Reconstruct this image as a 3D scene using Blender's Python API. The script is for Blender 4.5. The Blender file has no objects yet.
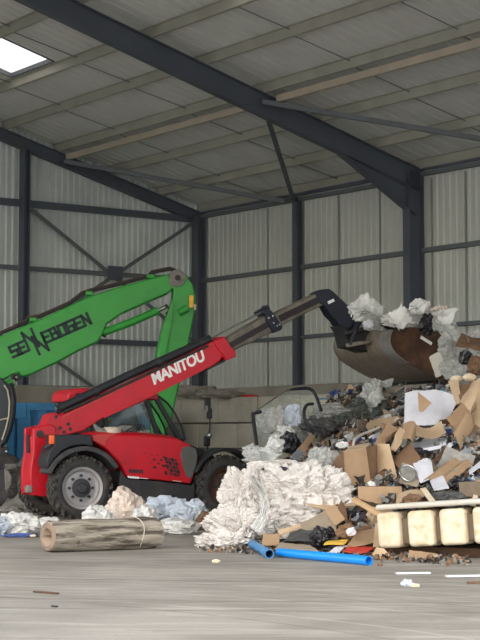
import bpy, bmesh, math, random
from math import sin, cos, tan, pi, atan, atan2, sqrt, exp, radians
from mathutils import Vector, Matrix, noise

random.seed(7)
COL = bpy.context.scene.collection
V = Vector

# ------------------------------------------------------------------ camera model (real place measured from the photo)
FPX = 1650.0
PITCH = atan(120.0 / FPX)
EYE = 1.52
SP, CP = sin(PITCH), cos(PITCH)

def ray(px, py):
    u = (px - 240.0) / FPX; v = (320.0 - py) / FPX
    y = CP - v * SP
    return (u / y, (SP + v * CP) / y)

def P(px, py, D):
    u, w = ray(px, py)
    return V((u * D, D, EYE + w * D))

def G(px, py, z=0.0):
    u, w = ray(px, py)
    D = (z - EYE) / w
    return V((u * D, D, z))

class Frame:
    """local frame: x along F, y along L (left of F), z up"""
    def __init__(s, o, ang):
        s.o = V(o); s.a = ang
        s.F = V((cos(ang), sin(ang), 0)); s.L = V((-sin(ang), cos(ang), 0))
    def px(s, px, py, y=0.0):
        u, w = ray(px, py)
        D = (y + s.o.dot(s.L)) / (u * s.L.x + s.L.y)
        p = V((u * D, D, 0)) - s.o
        return (p.dot(s.F), EYE + w * D - s.o.z)
    def pxx(s, px, py, x=0.0):
        u, w = ray(px, py)
        D = (x + s.o.dot(s.F)) / (u * s.F.x + s.F.y)
        p = V((u * D, D, 0)) - s.o
        return (p.dot(s.L), EYE + w * D - s.o.z)
    def W(s, x, y, z):
        return s.o + s.F * x + s.L * y + V((0, 0, z))
    def place(s, ob):
        ob.location = s.o; ob.rotation_euler = (0, 0, s.a)

# ------------------------------------------------------------------ materials
def lin(c):
    return tuple(((x / 255) / 12.92 if x / 255 <= .04045 else ((x / 255 + .055) / 1.055) ** 2.4) for x in c[:3])

def nd(nt, typ, **kw):
    n = nt.nodes.new(typ)
    for k, v in kw.items():
        if hasattr(n, k): setattr(n, k, v)
    return n

def mat(name, c, rough=.7, metal=0.0, var=.12, scale=6.0, bump=0.0, bscale=40.0, c2=None, mix2=.5, s2=2.0, alpha=1.0, spec=.4, sheen=0, trans=0.0, stretch=None, soft=.15):
    m = bpy.data.materials.new(name); m.use_nodes = True
    nt = m.node_tree; b = nt.nodes['Principled BSDF']
    b.inputs['Roughness'].default_value = rough
    b.inputs['Metallic'].default_value = metal
    b.inputs['Specular IOR Level'].default_value = spec
    b.inputs['Alpha'].default_value = alpha
    if trans: b.inputs['Transmission Weight'].default_value = trans
    L = lin(c)
    tc = nd(nt, 'ShaderNodeTexCoord')
    src = tc.outputs['Object']
    if stretch:
        mp = nd(nt, 'ShaderNodeMapping'); mp.inputs['Scale'].default_value = stretch
        nt.links.new(src, mp.inputs[0]); src = mp.outputs[0]
    n1 = nd(nt, 'ShaderNodeTexNoise'); n1.inputs['Scale'].default_value = scale; n1.inputs['Detail'].default_value = 6
    nt.links.new(src, n1.inputs['Vector'])
    r = nd(nt, 'ShaderNodeValToRGB')
    r.color_ramp.elements[0].position = .3; r.color_ramp.elements[1].position = .7
    r.color_ramp.elements[0].color = tuple(x * (1 - var) for x in L) + (1,)
    r.color_ramp.elements[1].color = tuple(min(1, x * (1 + var)) for x in L) + (1,)
    nt.links.new(n1.outputs['Fac'], r.inputs[0])
    out = r.outputs[0]
    if c2:
        n2 = nd(nt, 'ShaderNodeTexNoise'); n2.inputs['Scale'].default_value = s2; n2.inputs['Detail'].default_value = 8; n2.inputs['Roughness'].default_value = .65
        nt.links.new(src, n2.inputs['Vector'])
        r2 = nd(nt, 'ShaderNodeValToRGB')
        r2.color_ramp.elements[0].position = max(0, 1 - mix2 - soft); r2.color_ramp.elements[1].position = min(1, 1 - mix2 + soft)
        nt.links.new(n2.outputs['Fac'], r2.inputs[0])
        mx = nd(nt, 'ShaderNodeMix', data_type='RGBA')
        nt.links.new(r2.outputs[0], mx.inputs['Factor'])
        nt.links.new(out, mx.inputs[6]); mx.inputs[7].default_value = lin(c2) + (1,)
        out = mx.outputs[2]
    nt.links.new(out, b.inputs['Base Color'])
    if bump:
        n3 = nd(nt, 'ShaderNodeTexNoise'); n3.inputs['Scale'].default_value = bscale; n3.inputs['Detail'].default_value = 5
        nt.links.new(src, n3.inputs['Vector'])
        bp = nd(nt, 'ShaderNodeBump'); bp.inputs['Strength'].default_value = bump; bp.inputs['Distance'].default_value = .02
        nt.links.new(n3.outputs['Fac'], bp.inputs['Height']); nt.links.new(bp.outputs[0], b.inputs['Normal'])
    return m

def film(name, c, alpha=.6, rough=.35, transl=.12, bscale=9, bump=.6):
    """thin plastic film: diffuse + translucent + clear, with fine creases"""
    m = bpy.data.materials.new(name); m.use_nodes = True
    nt = m.node_tree; b = nt.nodes['Principled BSDF']; out = nt.nodes['Material Output']
    L = lin(c) + (1,)
    b.inputs['Base Color'].default_value = L; b.inputs['Roughness'].default_value = rough
    tc = nd(nt, 'ShaderNodeTexCoord')
    n = nd(nt, 'ShaderNodeTexNoise'); n.inputs['Scale'].default_value = bscale; n.inputs['Detail'].default_value = 4; n.inputs['Distortion'].default_value = 1.5
    nt.links.new(tc.outputs['Object'], n.inputs['Vector'])
    bp = nd(nt, 'ShaderNodeBump'); bp.inputs['Strength'].default_value = bump; bp.inputs['Distance'].default_value = .05
    nt.links.new(n.outputs['Fac'], bp.inputs['Height']); nt.links.new(bp.outputs[0], b.inputs['Normal'])
    t = nd(nt, 'ShaderNodeBsdfTranslucent'); t.inputs[0].default_value = L
    nt.links.new(bp.outputs[0], t.inputs['Normal'])
    m1 = nd(nt, 'ShaderNodeMixShader'); m1.inputs[0].default_value = transl
    nt.links.new(b.outputs[0], m1.inputs[1]); nt.links.new(t.outputs[0], m1.inputs[2])
    tr = nd(nt, 'ShaderNodeBsdfTransparent'); tr.inputs[0].default_value = (1, 1, 1, 1)
    m2 = nd(nt, 'ShaderNodeMixShader')
    r = nd(nt, 'ShaderNodeMapRange'); r.inputs[1].default_value = .3; r.inputs[2].default_value = .7
    r.inputs[3].default_value = max(0, alpha - .2); r.inputs[4].default_value = min(1, alpha + .2)
    nt.links.new(n.outputs['Fac'], r.inputs[0]); nt.links.new(r.outputs[0], m2.inputs[0])
    nt.links.new(tr.outputs[0], m2.inputs[1]); nt.links.new(m1.outputs[0], m2.inputs[2])
    nt.links.new(m2.outputs[0], out.inputs[0])
    return m

M = {}
M['sheet_light'] = mat('light_cladding', (190, 194, 186), .55, 0, .04, .7, c2=(176, 180, 172), mix2=.4, s2=.5)
M['sheet_gable'] = mat('grey_cladding', (206, 212, 210), .5, .05, .08, .7, c2=(180, 186, 184), mix2=.4, s2=.4)
M['roof'] = mat('roof_liner', (206, 208, 204), .6, 0, .06, .8)
M['steel'] = mat('dark_steel', (86, 92, 102), .55, .1, .1, 2, c2=(72, 78, 87), mix2=.4, s2=1)
M['purlin'] = mat('galvanised_purlin', (164, 164, 152), .55, .2, .1, 2)
M['tan'] = mat('tan_rail', (178, 168, 152), .6, 0, .08, 2)
M['joint'] = mat('joint_strip', (140, 142, 138), .6, 0, .05, 2)
M['girt'] = mat('wall_rail', (100, 106, 110), .6, .1, .1, 2)
M['concrete'] = mat('push_wall_concrete', (160, 155, 144), .9, 0, .1, 1.2, bump=.3, bscale=20, c2=(128, 123, 114), mix2=.42, s2=.8)
M['block'] = mat('concrete_block', (182, 177, 162), .9, 0, .1, 1.5, bump=.3, bscale=25, c2=(156, 151, 138), mix2=.42, s2=.9)
M['rimrust'] = mat('dusty_front_rim', (84, 66, 56), .8, 0, .2, 5, c2=(128, 66, 48), mix2=.4, s2=4)
M['red'] = mat('red_paint', (190, 14, 34), .42, 0, .06, 3, c2=(158, 28, 36), mix2=.36, s2=2.2)
M['red_pale'] = mat('pale_red_paint', (190, 64, 62), .6, 0, .1, 4)
M['green'] = mat('green_paint', (52, 152, 58), .42, 0, .06, 1.5, c2=(48, 128, 52), mix2=.35, s2=1.2)
M['black'] = mat('black_plastic', (34, 36, 40), .5, 0, .15, 4)
M['dusty_black'] = mat('dusty_black_plastic', (58, 60, 62), .7, 0, .2, 5, c2=(84, 80, 74), mix2=.38, s2=3)
M['chassis'] = mat('chassis_dark', (50, 50, 52), .6, .1, .15, 4, c2=(78, 72, 66), mix2=.34, s2=3)
M['navy'] = mat('dark_boom_steel', (36, 40, 52), .5, .2, .12, 4)
M['rubber'] = mat('tyre_rubber', (52, 52, 53), .85, 0, .2, 5, c2=(84, 78, 70), mix2=.38, s2=3.2)
M['lug'] = mat('tyre_lug_dusty', (52, 50, 48), .9, 0, .2, 5, c2=(98, 92, 82), mix2=.42, s2=5)
M['rim'] = mat('rim_grey', (166, 164, 164), .5, .2, .1, 5)
M['rim_dark'] = mat('rim_hub_dark', (62, 62, 66), .6, .2, .1, 5)
M['rust'] = mat('rusty_hub', (120, 62, 44), .85, 0, .25, 6, c2=(60, 46, 40), mix2=.45, s2=5)
M['boomgrey'] = mat('worn_inner_boom', (124, 118, 106), .5, .3, .15, 3, c2=(66, 60, 54), mix2=.45, s2=2)
M['boomdark'] = mat('inner_boom_stripe', (52, 46, 46), .55, .2, .15, 3)
M['chrome'] = mat('chrome_rod', (170, 170, 168), .25, .9, .05, 3)
M['white'] = mat('white_paint', (235, 235, 232), .5, 0, .02, 3)
M['logo_dark'] = mat('dark_lettering', (16, 42, 44), .5, 0, .05, 3)
M['orange'] = mat('orange_lens', (240, 96, 40), .3, 0, .1, 9)
M['glass'] = mat('cab_glass', (90, 106, 102), .06, 0, 0, 1, alpha=.4, spec=.8)
M['blackglass'] = mat('dark_cab_glass', (34, 44, 50), .35, 0, 0, 1, spec=.3)
M['grille'] = mat('grille_mesh', (88, 90, 88), .8, 0, .2, 120, bump=.4, bscale=150)
M['blue_skip'] = mat('blue_container', (66, 140, 190), .55, 0, .12, 2, c2=(50, 112, 156), mix2=.45, s2=1.5)
M['blue_dark'] = mat('blue_container_dark', (30, 62, 88), .7, 0, .12, 2)
M['steelbucket'] = mat('worn_bucket_steel', (148, 138, 124), .5, .15, .2, 3, c2=(98, 84, 72), mix2=.45, s2=2.5, stretch=(1, 8, 1))
M['bucketrust'] = mat('rusty_bucket_cheek', (96, 68, 48), .8, .1, .25, 3, c2=(54, 38, 30), mix2=.5, s2=2.6)
M['bucketgrey'] = mat('grey_bucket_shell', (150, 148, 144), .5, .15, .2, 3, c2=(84, 74, 66), mix2=.4, s2=3)
M['card'] = mat('cardboard', (166, 138, 108), .85, 0, .08, 5, c2=(142, 115, 87), mix2=.35, s2=3)
M['card_light'] = mat('light_cardboard', (188, 163, 132), .85, 0, .08, 5)
M['card_dark'] = mat('brown_cardboard', (126, 98, 74), .9, 0, .12, 5, c2=(98, 74, 56), mix2=.35, s2=3)
M['card_grey'] = mat('grey_cardboard', (158, 144, 124), .9, 0, .1, 5)
M['shadowcard'] = mat('shadow_dark_cardboard', (84, 62, 48), .9, 0, .2, 5)  # dark brown card; under the foam its colour stands in for shade
M['paper'] = mat('white_board', (206, 206, 212), .7, 0, .05, 4, c2=(184, 182, 182), mix2=.35, s2=5)
M['foam'] = mat('cream_foam', (214, 202, 178), .85, 0, .06, 9, bump=.35, bscale=30, c2=(192, 164, 124), mix2=.42, s2=5, soft=.12)
M['foam_grey'] = mat('dusty_foam', (192, 188, 178), .85, 0, .06, 8, c2=(180, 168, 150), mix2=.35, s2=4)
M['foam_gap'] = mat('shaded_beige_foam', (116, 102, 86), .9, 0, .15, 8)  # beige foam, dark enough to carry the shade of the gaps between feet
M['wood'] = mat('bare_wood', (206, 172, 128), .7, 0, .1, 4, stretch=(1, 12, 1))
M['pipe_blue'] = mat('blue_pvc', (22, 134, 222), .35, 0, .04, 4)
M['pipe_worn'] = mat('worn_blue_pvc', (62, 130, 184), .5, 0, .1, 5, c2=(120, 150, 170), mix2=.35, s2=6)
M['bale'] = film('bale_film', (228, 222, 216), 1.2, .38, .05, 18, .9)
M['film_white'] = film('white_film', (226, 226, 222), 1.0, .38, .12, 8, .7)
M['film_clear'] = film('clear_film', (204, 206, 200), .68, .25, .15, 7, .8)
M['film_grey'] = film('greyish_film', (182, 182, 176), .7, .3, .15, 6, .8)
M['film_blue'] = film('blue_white_film', (206, 216, 228), 1.0, .38, .12, 7, .7)
M['bag_pink'] = film('peach_stained_bag', (232, 216, 202), 1.1, .4, .1, 9, .7)
M['bag_black'] = mat('black_bag', (26, 26, 30), .3, 0, .2, 5, bump=.5, bscale=18)
M['bag_grey'] = mat('dark_grey_sheet', (70, 70, 70), .5, 0, .2, 5, bump=.4, bscale=16)
M['blue_bag'] = mat('blue_bag', (70, 92, 150), .5, 0, .15, 6, bump=.4, bscale=18)
M['tarp'] = mat('grey_tarp', (150, 145, 135), .75, 0, .2, 3, bump=.6, bscale=9, c2=(116, 110, 102), mix2=.4, s2=3)
M['net'] = film('green_grey_netting', (94, 100, 94), .75, .6, .15, 12, .8)
M['carpet'] = mat('dirty_rolled_sheet', (156, 148, 134), .8, 0, .2, 3, bump=.9, bscale=7, c2=(74, 66, 57), mix2=.47, s2=2.2, stretch=(.7, 6, 6), soft=.08)
M['carpet_in'] = mat('pale_roll_edge', (150, 132, 114), .85, 0, .15, 5)
M['redplast'] = mat('red_plastic', (184, 54, 42), .5, 0, .1, 5)
M['yellow'] = mat('yellow_sheet', (226, 180, 70), .6, 0, .15, 6)
M['lime'] = mat('lime_plastic', (180, 196, 70), .5, 0, .1, 6)
M['greyplast'] = mat('grey_plastic', (140, 144, 150), .45, 0, .15, 6)
M['blueplast'] = mat('blue_plastic', (84, 128, 160), .5, 0, .1, 6)
M['darkplast'] = mat('dark_scrap', (48, 46, 46), .6, 0, .25, 8)
M['brownscrap'] = mat('brown_scrap', (112, 86, 66), .9, 0, .25, 8)
M['greyscrap'] = mat('grey_scrap', (124, 122, 116), .8, 0, .25, 8)
M['heap'] = mat('heap_dirt', (74, 68, 62), .95, 0, .35, 7, bump=.9, bscale=14, c2=(38, 35, 33), mix2=.5, s2=4)
M['seat'] = mat('beige_cap', (186, 178, 160), .6, 0, .1, 6)

# ------------------------------------------------------------------ mesh builder
class MB:
    def __init__(s):
        s.v = []; s.f = []; s.mi = []; s.mats = []
    def m(s, key):
        mt = M[key] if isinstance(key, str) else key
        if mt not in s.mats: s.mats.append(mt)
        return s.mats.index(mt)
    def add(s, vs, fs, mk=None):
        b = len(s.v); s.v += [V(p) for p in vs]; i = s.m(mk) if mk is not None else 0
        for f in fs: s.f.append(tuple(b + k for k in f)); s.mi.append(i)
    def box(s, c, d, mk=None, R=None):
        c = V(c); hx, hy, hz = d[0] / 2, d[1] / 2, d[2] / 2
        vs = []
        for x, y, z in ((-1,-1,-1),(1,-1,-1),(1,1,-1),(-1,1,-1),(-1,-1,1),(1,-1,1),(1,1,1),(-1,1,1)):
            p = V((x * hx, y * hy, z * hz))
            if R is not None: p = R @ p
            vs.append(c + p)
        s.add(vs, [(3,2,1,0),(4,5,6,7),(0,1,5,4),(1,2,6,5),(2,3,7,6),(3,0,4,7)], mk)
    def beam(s, a, b, w, h, mk=None, up=V((0, 0, 1))):
        """rectangular bar from a to b, w sideways, h along up"""
        a = V(a); b = V(b); d = (b - a).normalized(); sd = d.cross(up)
        if sd.length < 1e-4: sd = d.cross(V((1, 0, 0)))
        sd.normalize(); u = sd.cross(d).normalized()
        vs = [e + sd * (x * w / 2) + u * (z * h / 2) for e in (a, b) for x, z in ((-1,-1),(1,-1),(1,1),(-1,1))]
        s.add(vs, [(3,2,1,0),(4,5,6,7),(0,1,5,4),(1,2,6,5),(2,3,7,6),(3,0,4,7)], mk)
    def ibeam(s, a, b, depth, fl, up, mk='steel', tf=.025, tw=.015):
        a = V(a); b = V(b); d = (b - a).normalized(); up = V(up); sd = d.cross(up).normalized(); u = sd.cross(d).normalized()
        for k in (-1, 1):
            o = u * (k * (depth - tf) / 2)
            s.beam(a + o, b + o, fl, tf, mk, u)
        s.beam(a, b, tw, depth, mk, u)
    def prism(s, pts, y0, y1, mk=None, fn=None):
        """outline in (x,z), extruded along y from y0 to y1"""
        n = len(pts)
        ar = sum(pts[i][0] * pts[(i + 1) % n][1] - pts[(i + 1) % n][0] * pts[i][1] for i in range(n))
        if ar < 0: pts = pts[::-1]
        vs = [V((p[0], y0, p[1])) for p in pts] + [V((p[0], y1, p[1])) for p in pts]
        if fn: vs = [fn(*p) for p in vs]
        fs = [tuple(range(n)), tuple(range(2 * n - 1, n - 1, -1))]
        fs += [(i, i + n, (i + 1) % n + n, (i + 1) % n) for i in range(n)]
        s.add(vs, fs, mk)
    def tube(s, pts, r, mk=None, n=10, caps=True, hollow=0):
        pts = [V(p) for p in pts]; rs = r if isinstance(r, (list, tuple)) else [r] * len(pts)
        rings = []; ref = None
        for i, p in enumerate(pts):
            d = (pts[min(i + 1, len(pts) - 1)] - pts[max(i - 1, 0)]).normalized()
            if ref is None:
                ref = d.cross(V((0, 0, 1)))
                if ref.length < .05: ref = d.cross(V((1, 0, 0)))
            ref = (ref - d * ref.dot(d)).normalized(); q = d.cross(ref)
            rings.append([p + (ref * cos(2 * pi * k / n) + q * sin(2 * pi * k / n)) * rs[i] for k in range(n)])
        vs = [v for rg in rings for v in rg]; fs = []
        for i in range(len(pts) - 1):
            for k in range(n):
                fs.append((i * n + k, i * n + (k + 1) % n, (i + 1) * n + (k + 1) % n, (i + 1) * n + k))
        if caps and not hollow:
            fs.append(tuple(range(n - 1, -1, -1))); fs.append(tuple((len(pts) - 1) * n + k for k in range(n)))
        s.add(vs, fs, mk)
        if hollow:
            b = len(s.v) - len(vs); m_ = len(pts)
            inner = [pts[i] + (rings[i][k] - pts[i]) * hollow for i in (0, m_ - 1) for k in range(n)]
            s.add(inner, [(n + k, n + (k + 1) % n, (k + 1) % n, k) for k in range(n)], mk)
            c = len(s.v) - 2 * n
            mi = s.m(mk)
            for k in range(n):
                s.f.append((b + (k + 1) % n, b + k, c + k, c + (k + 1) % n)); s.mi.append(mi)
                e = b + (m_ - 1) * n
                s.f.append((e + k, e + (k + 1) % n, c + n + (k + 1) % n, c + n + k)); s.mi.append(mi)
    def lathe(s, prof, c, axis='y', n=32, mk=None, R=None):
        """prof: (r, h) list turned about an axis through c"""
        c = V(c); vs = []
        for r, h in prof:
            for k in range(n):
                a = 2 * pi * k / n
                p = V((r * cos(a), h, r * sin(a))) if axis == 'y' else (V((r * cos(a), r * sin(a), h)) if axis == 'z' else V((h, r * cos(a), r * sin(a))))
                if R is not None: p = R @ p
                vs.append(c + p)
        fs = []
        for i in range(len(prof) - 1):
            for k in range(n):
                q = (i * n + k, i * n + (k + 1) % n, (i + 1) * n + (k + 1) % n, (i + 1) * n + k)
                fs.append(q if axis != 'y' else q[::-1])
        s.add(vs, fs, mk)
    def build(s, name, mk=None, parent=None, smooth=40, bevel=0, seg=2, fix=True):
        me = bpy.data.meshes.new(name)
        me.from_pydata([tuple(v) for v in s.v], [], s.f)
        if mk is not None and not s.mats: s.mats = [M[mk] if isinstance(mk, str) else mk]
        for mt in s.mats: me.materials.append(mt)
        if s.mi and len(s.mats) > 1: me.polygons.foreach_set('material_index', s.mi)
        if fix:
            bm = bmesh.new(); bm.from_mesh(me); bmesh.ops.recalc_face_normals(bm, faces=bm.faces); bm.to_mesh(me); bm.free()
        me.update()
        if smooth:
            me.shade_smooth(); me.set_sharp_from_angle(angle=radians(smooth))
        o = bpy.data.objects.new(name, me); COL.objects.link(o)
        if parent is not None: o.parent = parent
        if bevel:
            b = o.modifiers.new('bevel', 'BEVEL'); b.width = bevel; b.segments = seg; b.limit_method = 'ANGLE'; b.angle_limit = radians(35)
        return o

def tag(o, label=None, cat=None, group=None, kind=None):
    if label: o['label'] = label
    if cat: o['category'] = cat
    if group: o['group'] = group
    if kind: o['kind'] = kind
    return o

def empty(name, loc, rz=0.0, label=None, cat=None, group=None):
    o = bpy.data.objects.new(name, None); COL.objects.link(o)
    o.location = loc; o.rotation_euler = (0, 0, rz); o.empty_display_size = .2
    return tag(o, label, cat, group)

def struct(o, label=None, cat=None, group=None):
    return tag(o, label, cat, group, 'structure')

def centre(o):
    """put the origin of a world-coordinate mesh at its base centre"""
    me = o.data; xs = [v.co for v in me.vertices]
    lo = V((min(v.x for v in xs), min(v.y for v in xs), min(v.z for v in xs))); hi = V((max(v.x for v in xs), max(v.y for v in xs), max(v.z for v in xs)))
    c = V(((lo.x + hi.x) / 2, (lo.y + hi.y) / 2, lo.z))
    me.transform(Matrix.Translation(-c)); o.location = c
    return o
# ------------------------------------------------------------------ building frame
O3 = V(((200 - 240) / FPX * 50.0, 50.0, 0))
AA = radians(35.8)
A_ = V((sin(AA), -cos(AA), 0))          # along the side wall, towards the viewer
B_ = V((-cos(AA), -sin(AA), 0))         # along the gable
def H(s, t, z): return O3 + A_ * s + B_ * t + V((0, 0, z))
def onplane(px, py, n, p0):
    u, w = ray(px, py); d = V((u, 1, w)); e = V((0, 0, EYE))
    k = (V(p0) - e).dot(n) / d.dot(n); q = e + d * k - O3
    return q.dot(A_), q.dot(B_), q.z
def side(px, py, t=0.0): s_, _, z = onplane(px, py, B_, H(0, t, 0)); return s_, z
def gable(px, py, s=0.0): _, t, z = onplane(px, py, A_, H(s, 0, 0)); return t, z
SL = .272
ZR0 = 8.39                               # top of rafter at the eaves
def zr(t): return ZR0 + SL * (t if t <= 12 else 24 - t)
BAY = 10.0
NS = 4 * BAY
RN = (A_.cross(B_ + V((0, 0, SL)))).normalized()
def roofpx(px, py, dz=.25):
    s_, t, z = onplane(px, py, RN, H(0, 0, ZR0 + dz)); return s_, t

# floor --------------------------------------------------------------
mf = bpy.data.materials.new('floor_concrete'); mf.use_nodes = True
nt = mf.node_tree; bs = nt.nodes['Principled BSDF']; bs.inputs['Roughness'].default_value = .8; bs.inputs['Specular IOR Level'].default_value = .3
tc = nd(nt, 'ShaderNodeTexCoord')
def noi(scale, sc=(1, 1, 1), rot=0, det=6, dist=0):
    mp = nd(nt, 'ShaderNodeMapping'); mp.inputs['Scale'].default_value = sc; mp.inputs['Rotation'].default_value = (0, 0, rot)
    n = nd(nt, 'ShaderNodeTexNoise'); n.inputs['Scale'].default_value = scale; n.inputs['Detail'].default_value = det; n.inputs['Distortion'].default_value = dist
    nt.links.new(tc.outputs['Object'], mp.inputs[0]); nt.links.new(mp.outputs[0], n.inputs['Vector']); return n.outputs['Fac']
def mixc(a, col, fac, lo=.45, hi=.65, amt=1.0):
    r = nd(nt, 'ShaderNodeMapRange'); r.inputs[1].default_value = lo; r.inputs[2].default_value = hi; r.inputs[3].default_value = 0; r.inputs[4].default_value = amt
    nt.links.new(fac, r.inputs[0]); mx = nd(nt, 'ShaderNodeMix', data_type='RGBA'); nt.links.new(r.outputs[0], mx.inputs['Factor'])
    if isinstance(a, tuple): mx.inputs[6].default_value = a
    else: nt.links.new(a, mx.inputs[6])
    mx.inputs[7].default_value = lin(col) + (1,); return mx.outputs[2]
c_ = mixc(lin((150, 146, 138)) + (1,), (130, 126, 118), noi(.6, det=8), .4, .62)
c_ = mixc(c_, (178, 172, 162), noi(1.6, (.35, 2.2, 1), .12, 8, .6), .52, .72, .6)
c_ = mixc(c_, (118, 114, 108), noi(2.4, (.3, 2.6, 1), -.22, 8, .8), .56, .74, .55)
c_ = mixc(c_, (120, 113, 102), noi(14, det=5), .58, .75, .5)
c_ = mixc(c_, (172, 169, 162), noi(40, det=3), .64, .72, .6)
def arcs(cx, cy, radii, wid, col, amt):
    """curved tyre marks worn into the concrete"""
    global c_
    sep = nd(nt, 'ShaderNodeVectorMath', operation='DISTANCE'); 
    wob = nd(nt, 'ShaderNodeMapping'); wob.inputs['Scale'].default_value = (1, 1, 0)
    nt.links.new(tc.outputs['Object'], wob.inputs[0]); nt.links.new(wob.outputs[0], sep.inputs[0]); sep.inputs[1].default_value = (cx, cy, 0)
    for R_ in radii:
        sb = nd(nt, 'ShaderNodeMath', operation='SUBTRACT'); nt.links.new(sep.outputs['Value'], sb.inputs[0]); sb.inputs[1].default_value = R_
        ab = nd(nt, 'ShaderNodeMath', operation='ABSOLUTE'); nt.links.new(sb.outputs[0], ab.inputs[0])
        mr = nd(nt, 'ShaderNodeMapRange'); mr.inputs[1].default_value = 0; mr.inputs[2].default_value = wid; mr.inputs[3].default_value = 1; mr.inputs[4].default_value = 0
        nt.links.new(ab.outputs[0], mr.inputs[0])
        mu = nd(nt, 'ShaderNodeMath', operation='MULTIPLY'); nt.links.new(mr.outputs[0], mu.inputs[0]); nt.links.new(noi(3, det=4), mu.inputs[1])
        c_ = mixc(c_, col, mu.outputs[0], .15, .5, amt)
arcs(-6, 8, (11.2, 11.75, 9.1, 12.6, 10.1), .07, (172, 168, 160), .6)
arcs(-9, 6, (14.1, 14.45, 16.3, 16.7, 12.2), .05, (104, 100, 93), .55)
arcs(-2, 40, (21.6, 24.2, 25.0, 22.3, 20.7, 23.3), .07, (170, 166, 158), .55)
arcs(3, 44, (26.2, 28.4, 23.3, 29.3), .12, (104, 100, 92), .6)
nt.links.new(c_, bs.inputs['Base Color'])
bp = nd(nt, 'ShaderNodeBump'); bp.inputs['Strength'].default_value = .25; bp.inputs['Distance'].default_value = .02
nt.links.new(noi(18, det=6), bp.inputs['Height']); nt.links.new(bp.outputs[0], bs.inputs['Normal'])
mb = MB(); mb.add([(-60, -25, 0), (60, -25, 0), (60, 75, 0), (-60, 75, 0)], [(0, 1, 2, 3)])
struct(mb.build('floor', mf, smooth=0), 'dusty grey concrete floor with curved tyre marks', 'floor')

# claddings -----------------------------------------------------------
def ribline(u0, u1, pitch, rib, slope, depth):
    """trapezoid profile points (u, d)"""
    out = []; u = u0
    while u < u1:
        out += [(u, 0), (min(u1, u + pitch - rib - 2 * slope), 0), (min(u1, u + pitch - rib - slope), depth), (min(u1, u + pitch - slope), depth)]
        u += pitch
    out.append((u1, 0)); r = [out[0]]
    for p in out[1:]:
        if p[0] > r[-1][0] + 1e-5: r.append(p)
    return r
# side wall: plank bays of fine ribs, joint strips between them
mb = MB()
pr = ribline(0, NS, .235, .07, .03, .019)
vs = []; fs = []
for i, (u, d) in enumerate(pr):
    vs += [H(u, -.02 - .03 + d, .1), H(u, -.02 - .03 + d, 8.75)]
    if i: fs.append((2 * i - 2, 2 * i, 2 * i + 1, 2 * i - 1))
mb.add(vs, fs, 'sheet_light')
struct(mb.build('wall_right', smooth=20, fix=False), 'pale ribbed metal side wall of the hall', 'wall')
k = 0
joints = [side(px, 300)[0] for px in (267.5, 304, 338.5, 380, 432, 466)]
for s_ in joints:
    mb = MB(); mb.box((0, 0, 0), (.045, .03, 5.15), None)
    o = mb.build('trim_%d' % (k + 1), 'joint', bevel=.004); k += 1
    o.location = H(s_, -.01, 5.6); o.rotation_euler = (0, 0, atan2(A_.y, A_.x))
    struct(o, 'thin vertical joint strip on the pale side wall', 'trim', 'joint strips of the side wall')
# gable wall
mb = MB(); pr = ribline(0, 24, .2, .05, .03, .055); vs = []; fs = []
for i, (u, d) in enumerate(pr):
    vs += [H(-.12 + d, u, .1), H(-.12 + d, u, zr(u) + .5)]
    if i: fs.append((2 * i - 1, 2 * i + 1, 2 * i, 2 * i - 2))
mb.add(vs, fs, 'sheet_gable')
struct(mb.build('wall_back', smooth=20, fix=False), 'grey corrugated gable end wall', 'wall')
# roof with skylight openings
PT = [.15, 1.6, 3.34, 5.1, 6.79, 8.3, 10.15, 11.85, 13.6, 15.3, 17, 18.7, 20.4, 22.2, 23.85]
SKY = [(3.55, 5.78, 8.38, 10.1), (13.35, 15.2, 8.42, 10.05), (22.6, 24.6, 8.42, 10.05), (3.75, 5.6, 13.75, 15.2), (13.35, 15.2, 13.75, 15.2), (22.6, 24.6, 13.75, 15.2), (17.5, 19, 17.2, 18.5), (25, 27, 17.2, 18.5), (32, 34, 8.42, 10.05), (32, 34, 13.75, 15.2)]
sb = sorted({x for a in SKY for x in a[:2]}); tb = sorted({x for a in SKY for x in a[2:]} | {0, 12, 24})
pr = ribline(-.3, NS + .3, .333, .03, .012, .022)
us = sorted(set([p[0] for p in pr] + sb))
def dep(u):
    for a, b in zip(pr, pr[1:]):
        if a[0] <= u <= b[0]: return a[1] + (b[1] - a[1]) * (u - a[0]) / (b[0] - a[0])
    return 0
mb = MB(); idx = {}
def rv(i, t):
    if (i, t) not in idx:
        idx[(i, t)] = len(mb.v); mb.v.append(H(us[i], t, zr(t) + .26 - .022 + dep(us[i])))
    return idx[(i, t)]
mb.m('roof')
for i in range(len(us) - 1):
    um = (us[i] + us[i + 1]) / 2
    for a, b in zip(tb, tb[1:]):
        tm = (a + b) / 2
        if any(k[0] < um < k[1] and k[2] < tm < k[3] for k in SKY): continue
        mb.f.append((rv(i, a), rv(i + 1, a), rv(i + 1, b), rv(i, b))); mb.mi.append(0)
struct(mb.build('ceiling', smooth=20, fix=False), 'pale ribbed liner sheets under the pitched roof', 'roof')
msk = bpy.data.materials.new('frosted_rooflight'); msk.use_nodes = True; nt = msk.node_tree
tl = nd(nt, 'ShaderNodeBsdfTranslucent'); tl.inputs[0].default_value = lin((206, 192, 182)) + (1,)
tp = nd(nt, 'ShaderNodeBsdfTransparent'); tp.inputs[0].default_value = (.36, .34, .33, 1)
mx = nd(nt, 'ShaderNodeMixShader'); mx.inputs[0].default_value = .6
nt.links.new(tl.outputs[0], mx.inputs[1]); nt.links.new(tp.outputs[0], mx.inputs[2]); nt.links.new(mx.outputs[0], nt.nodes['Material Output'].inputs[0])
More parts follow.
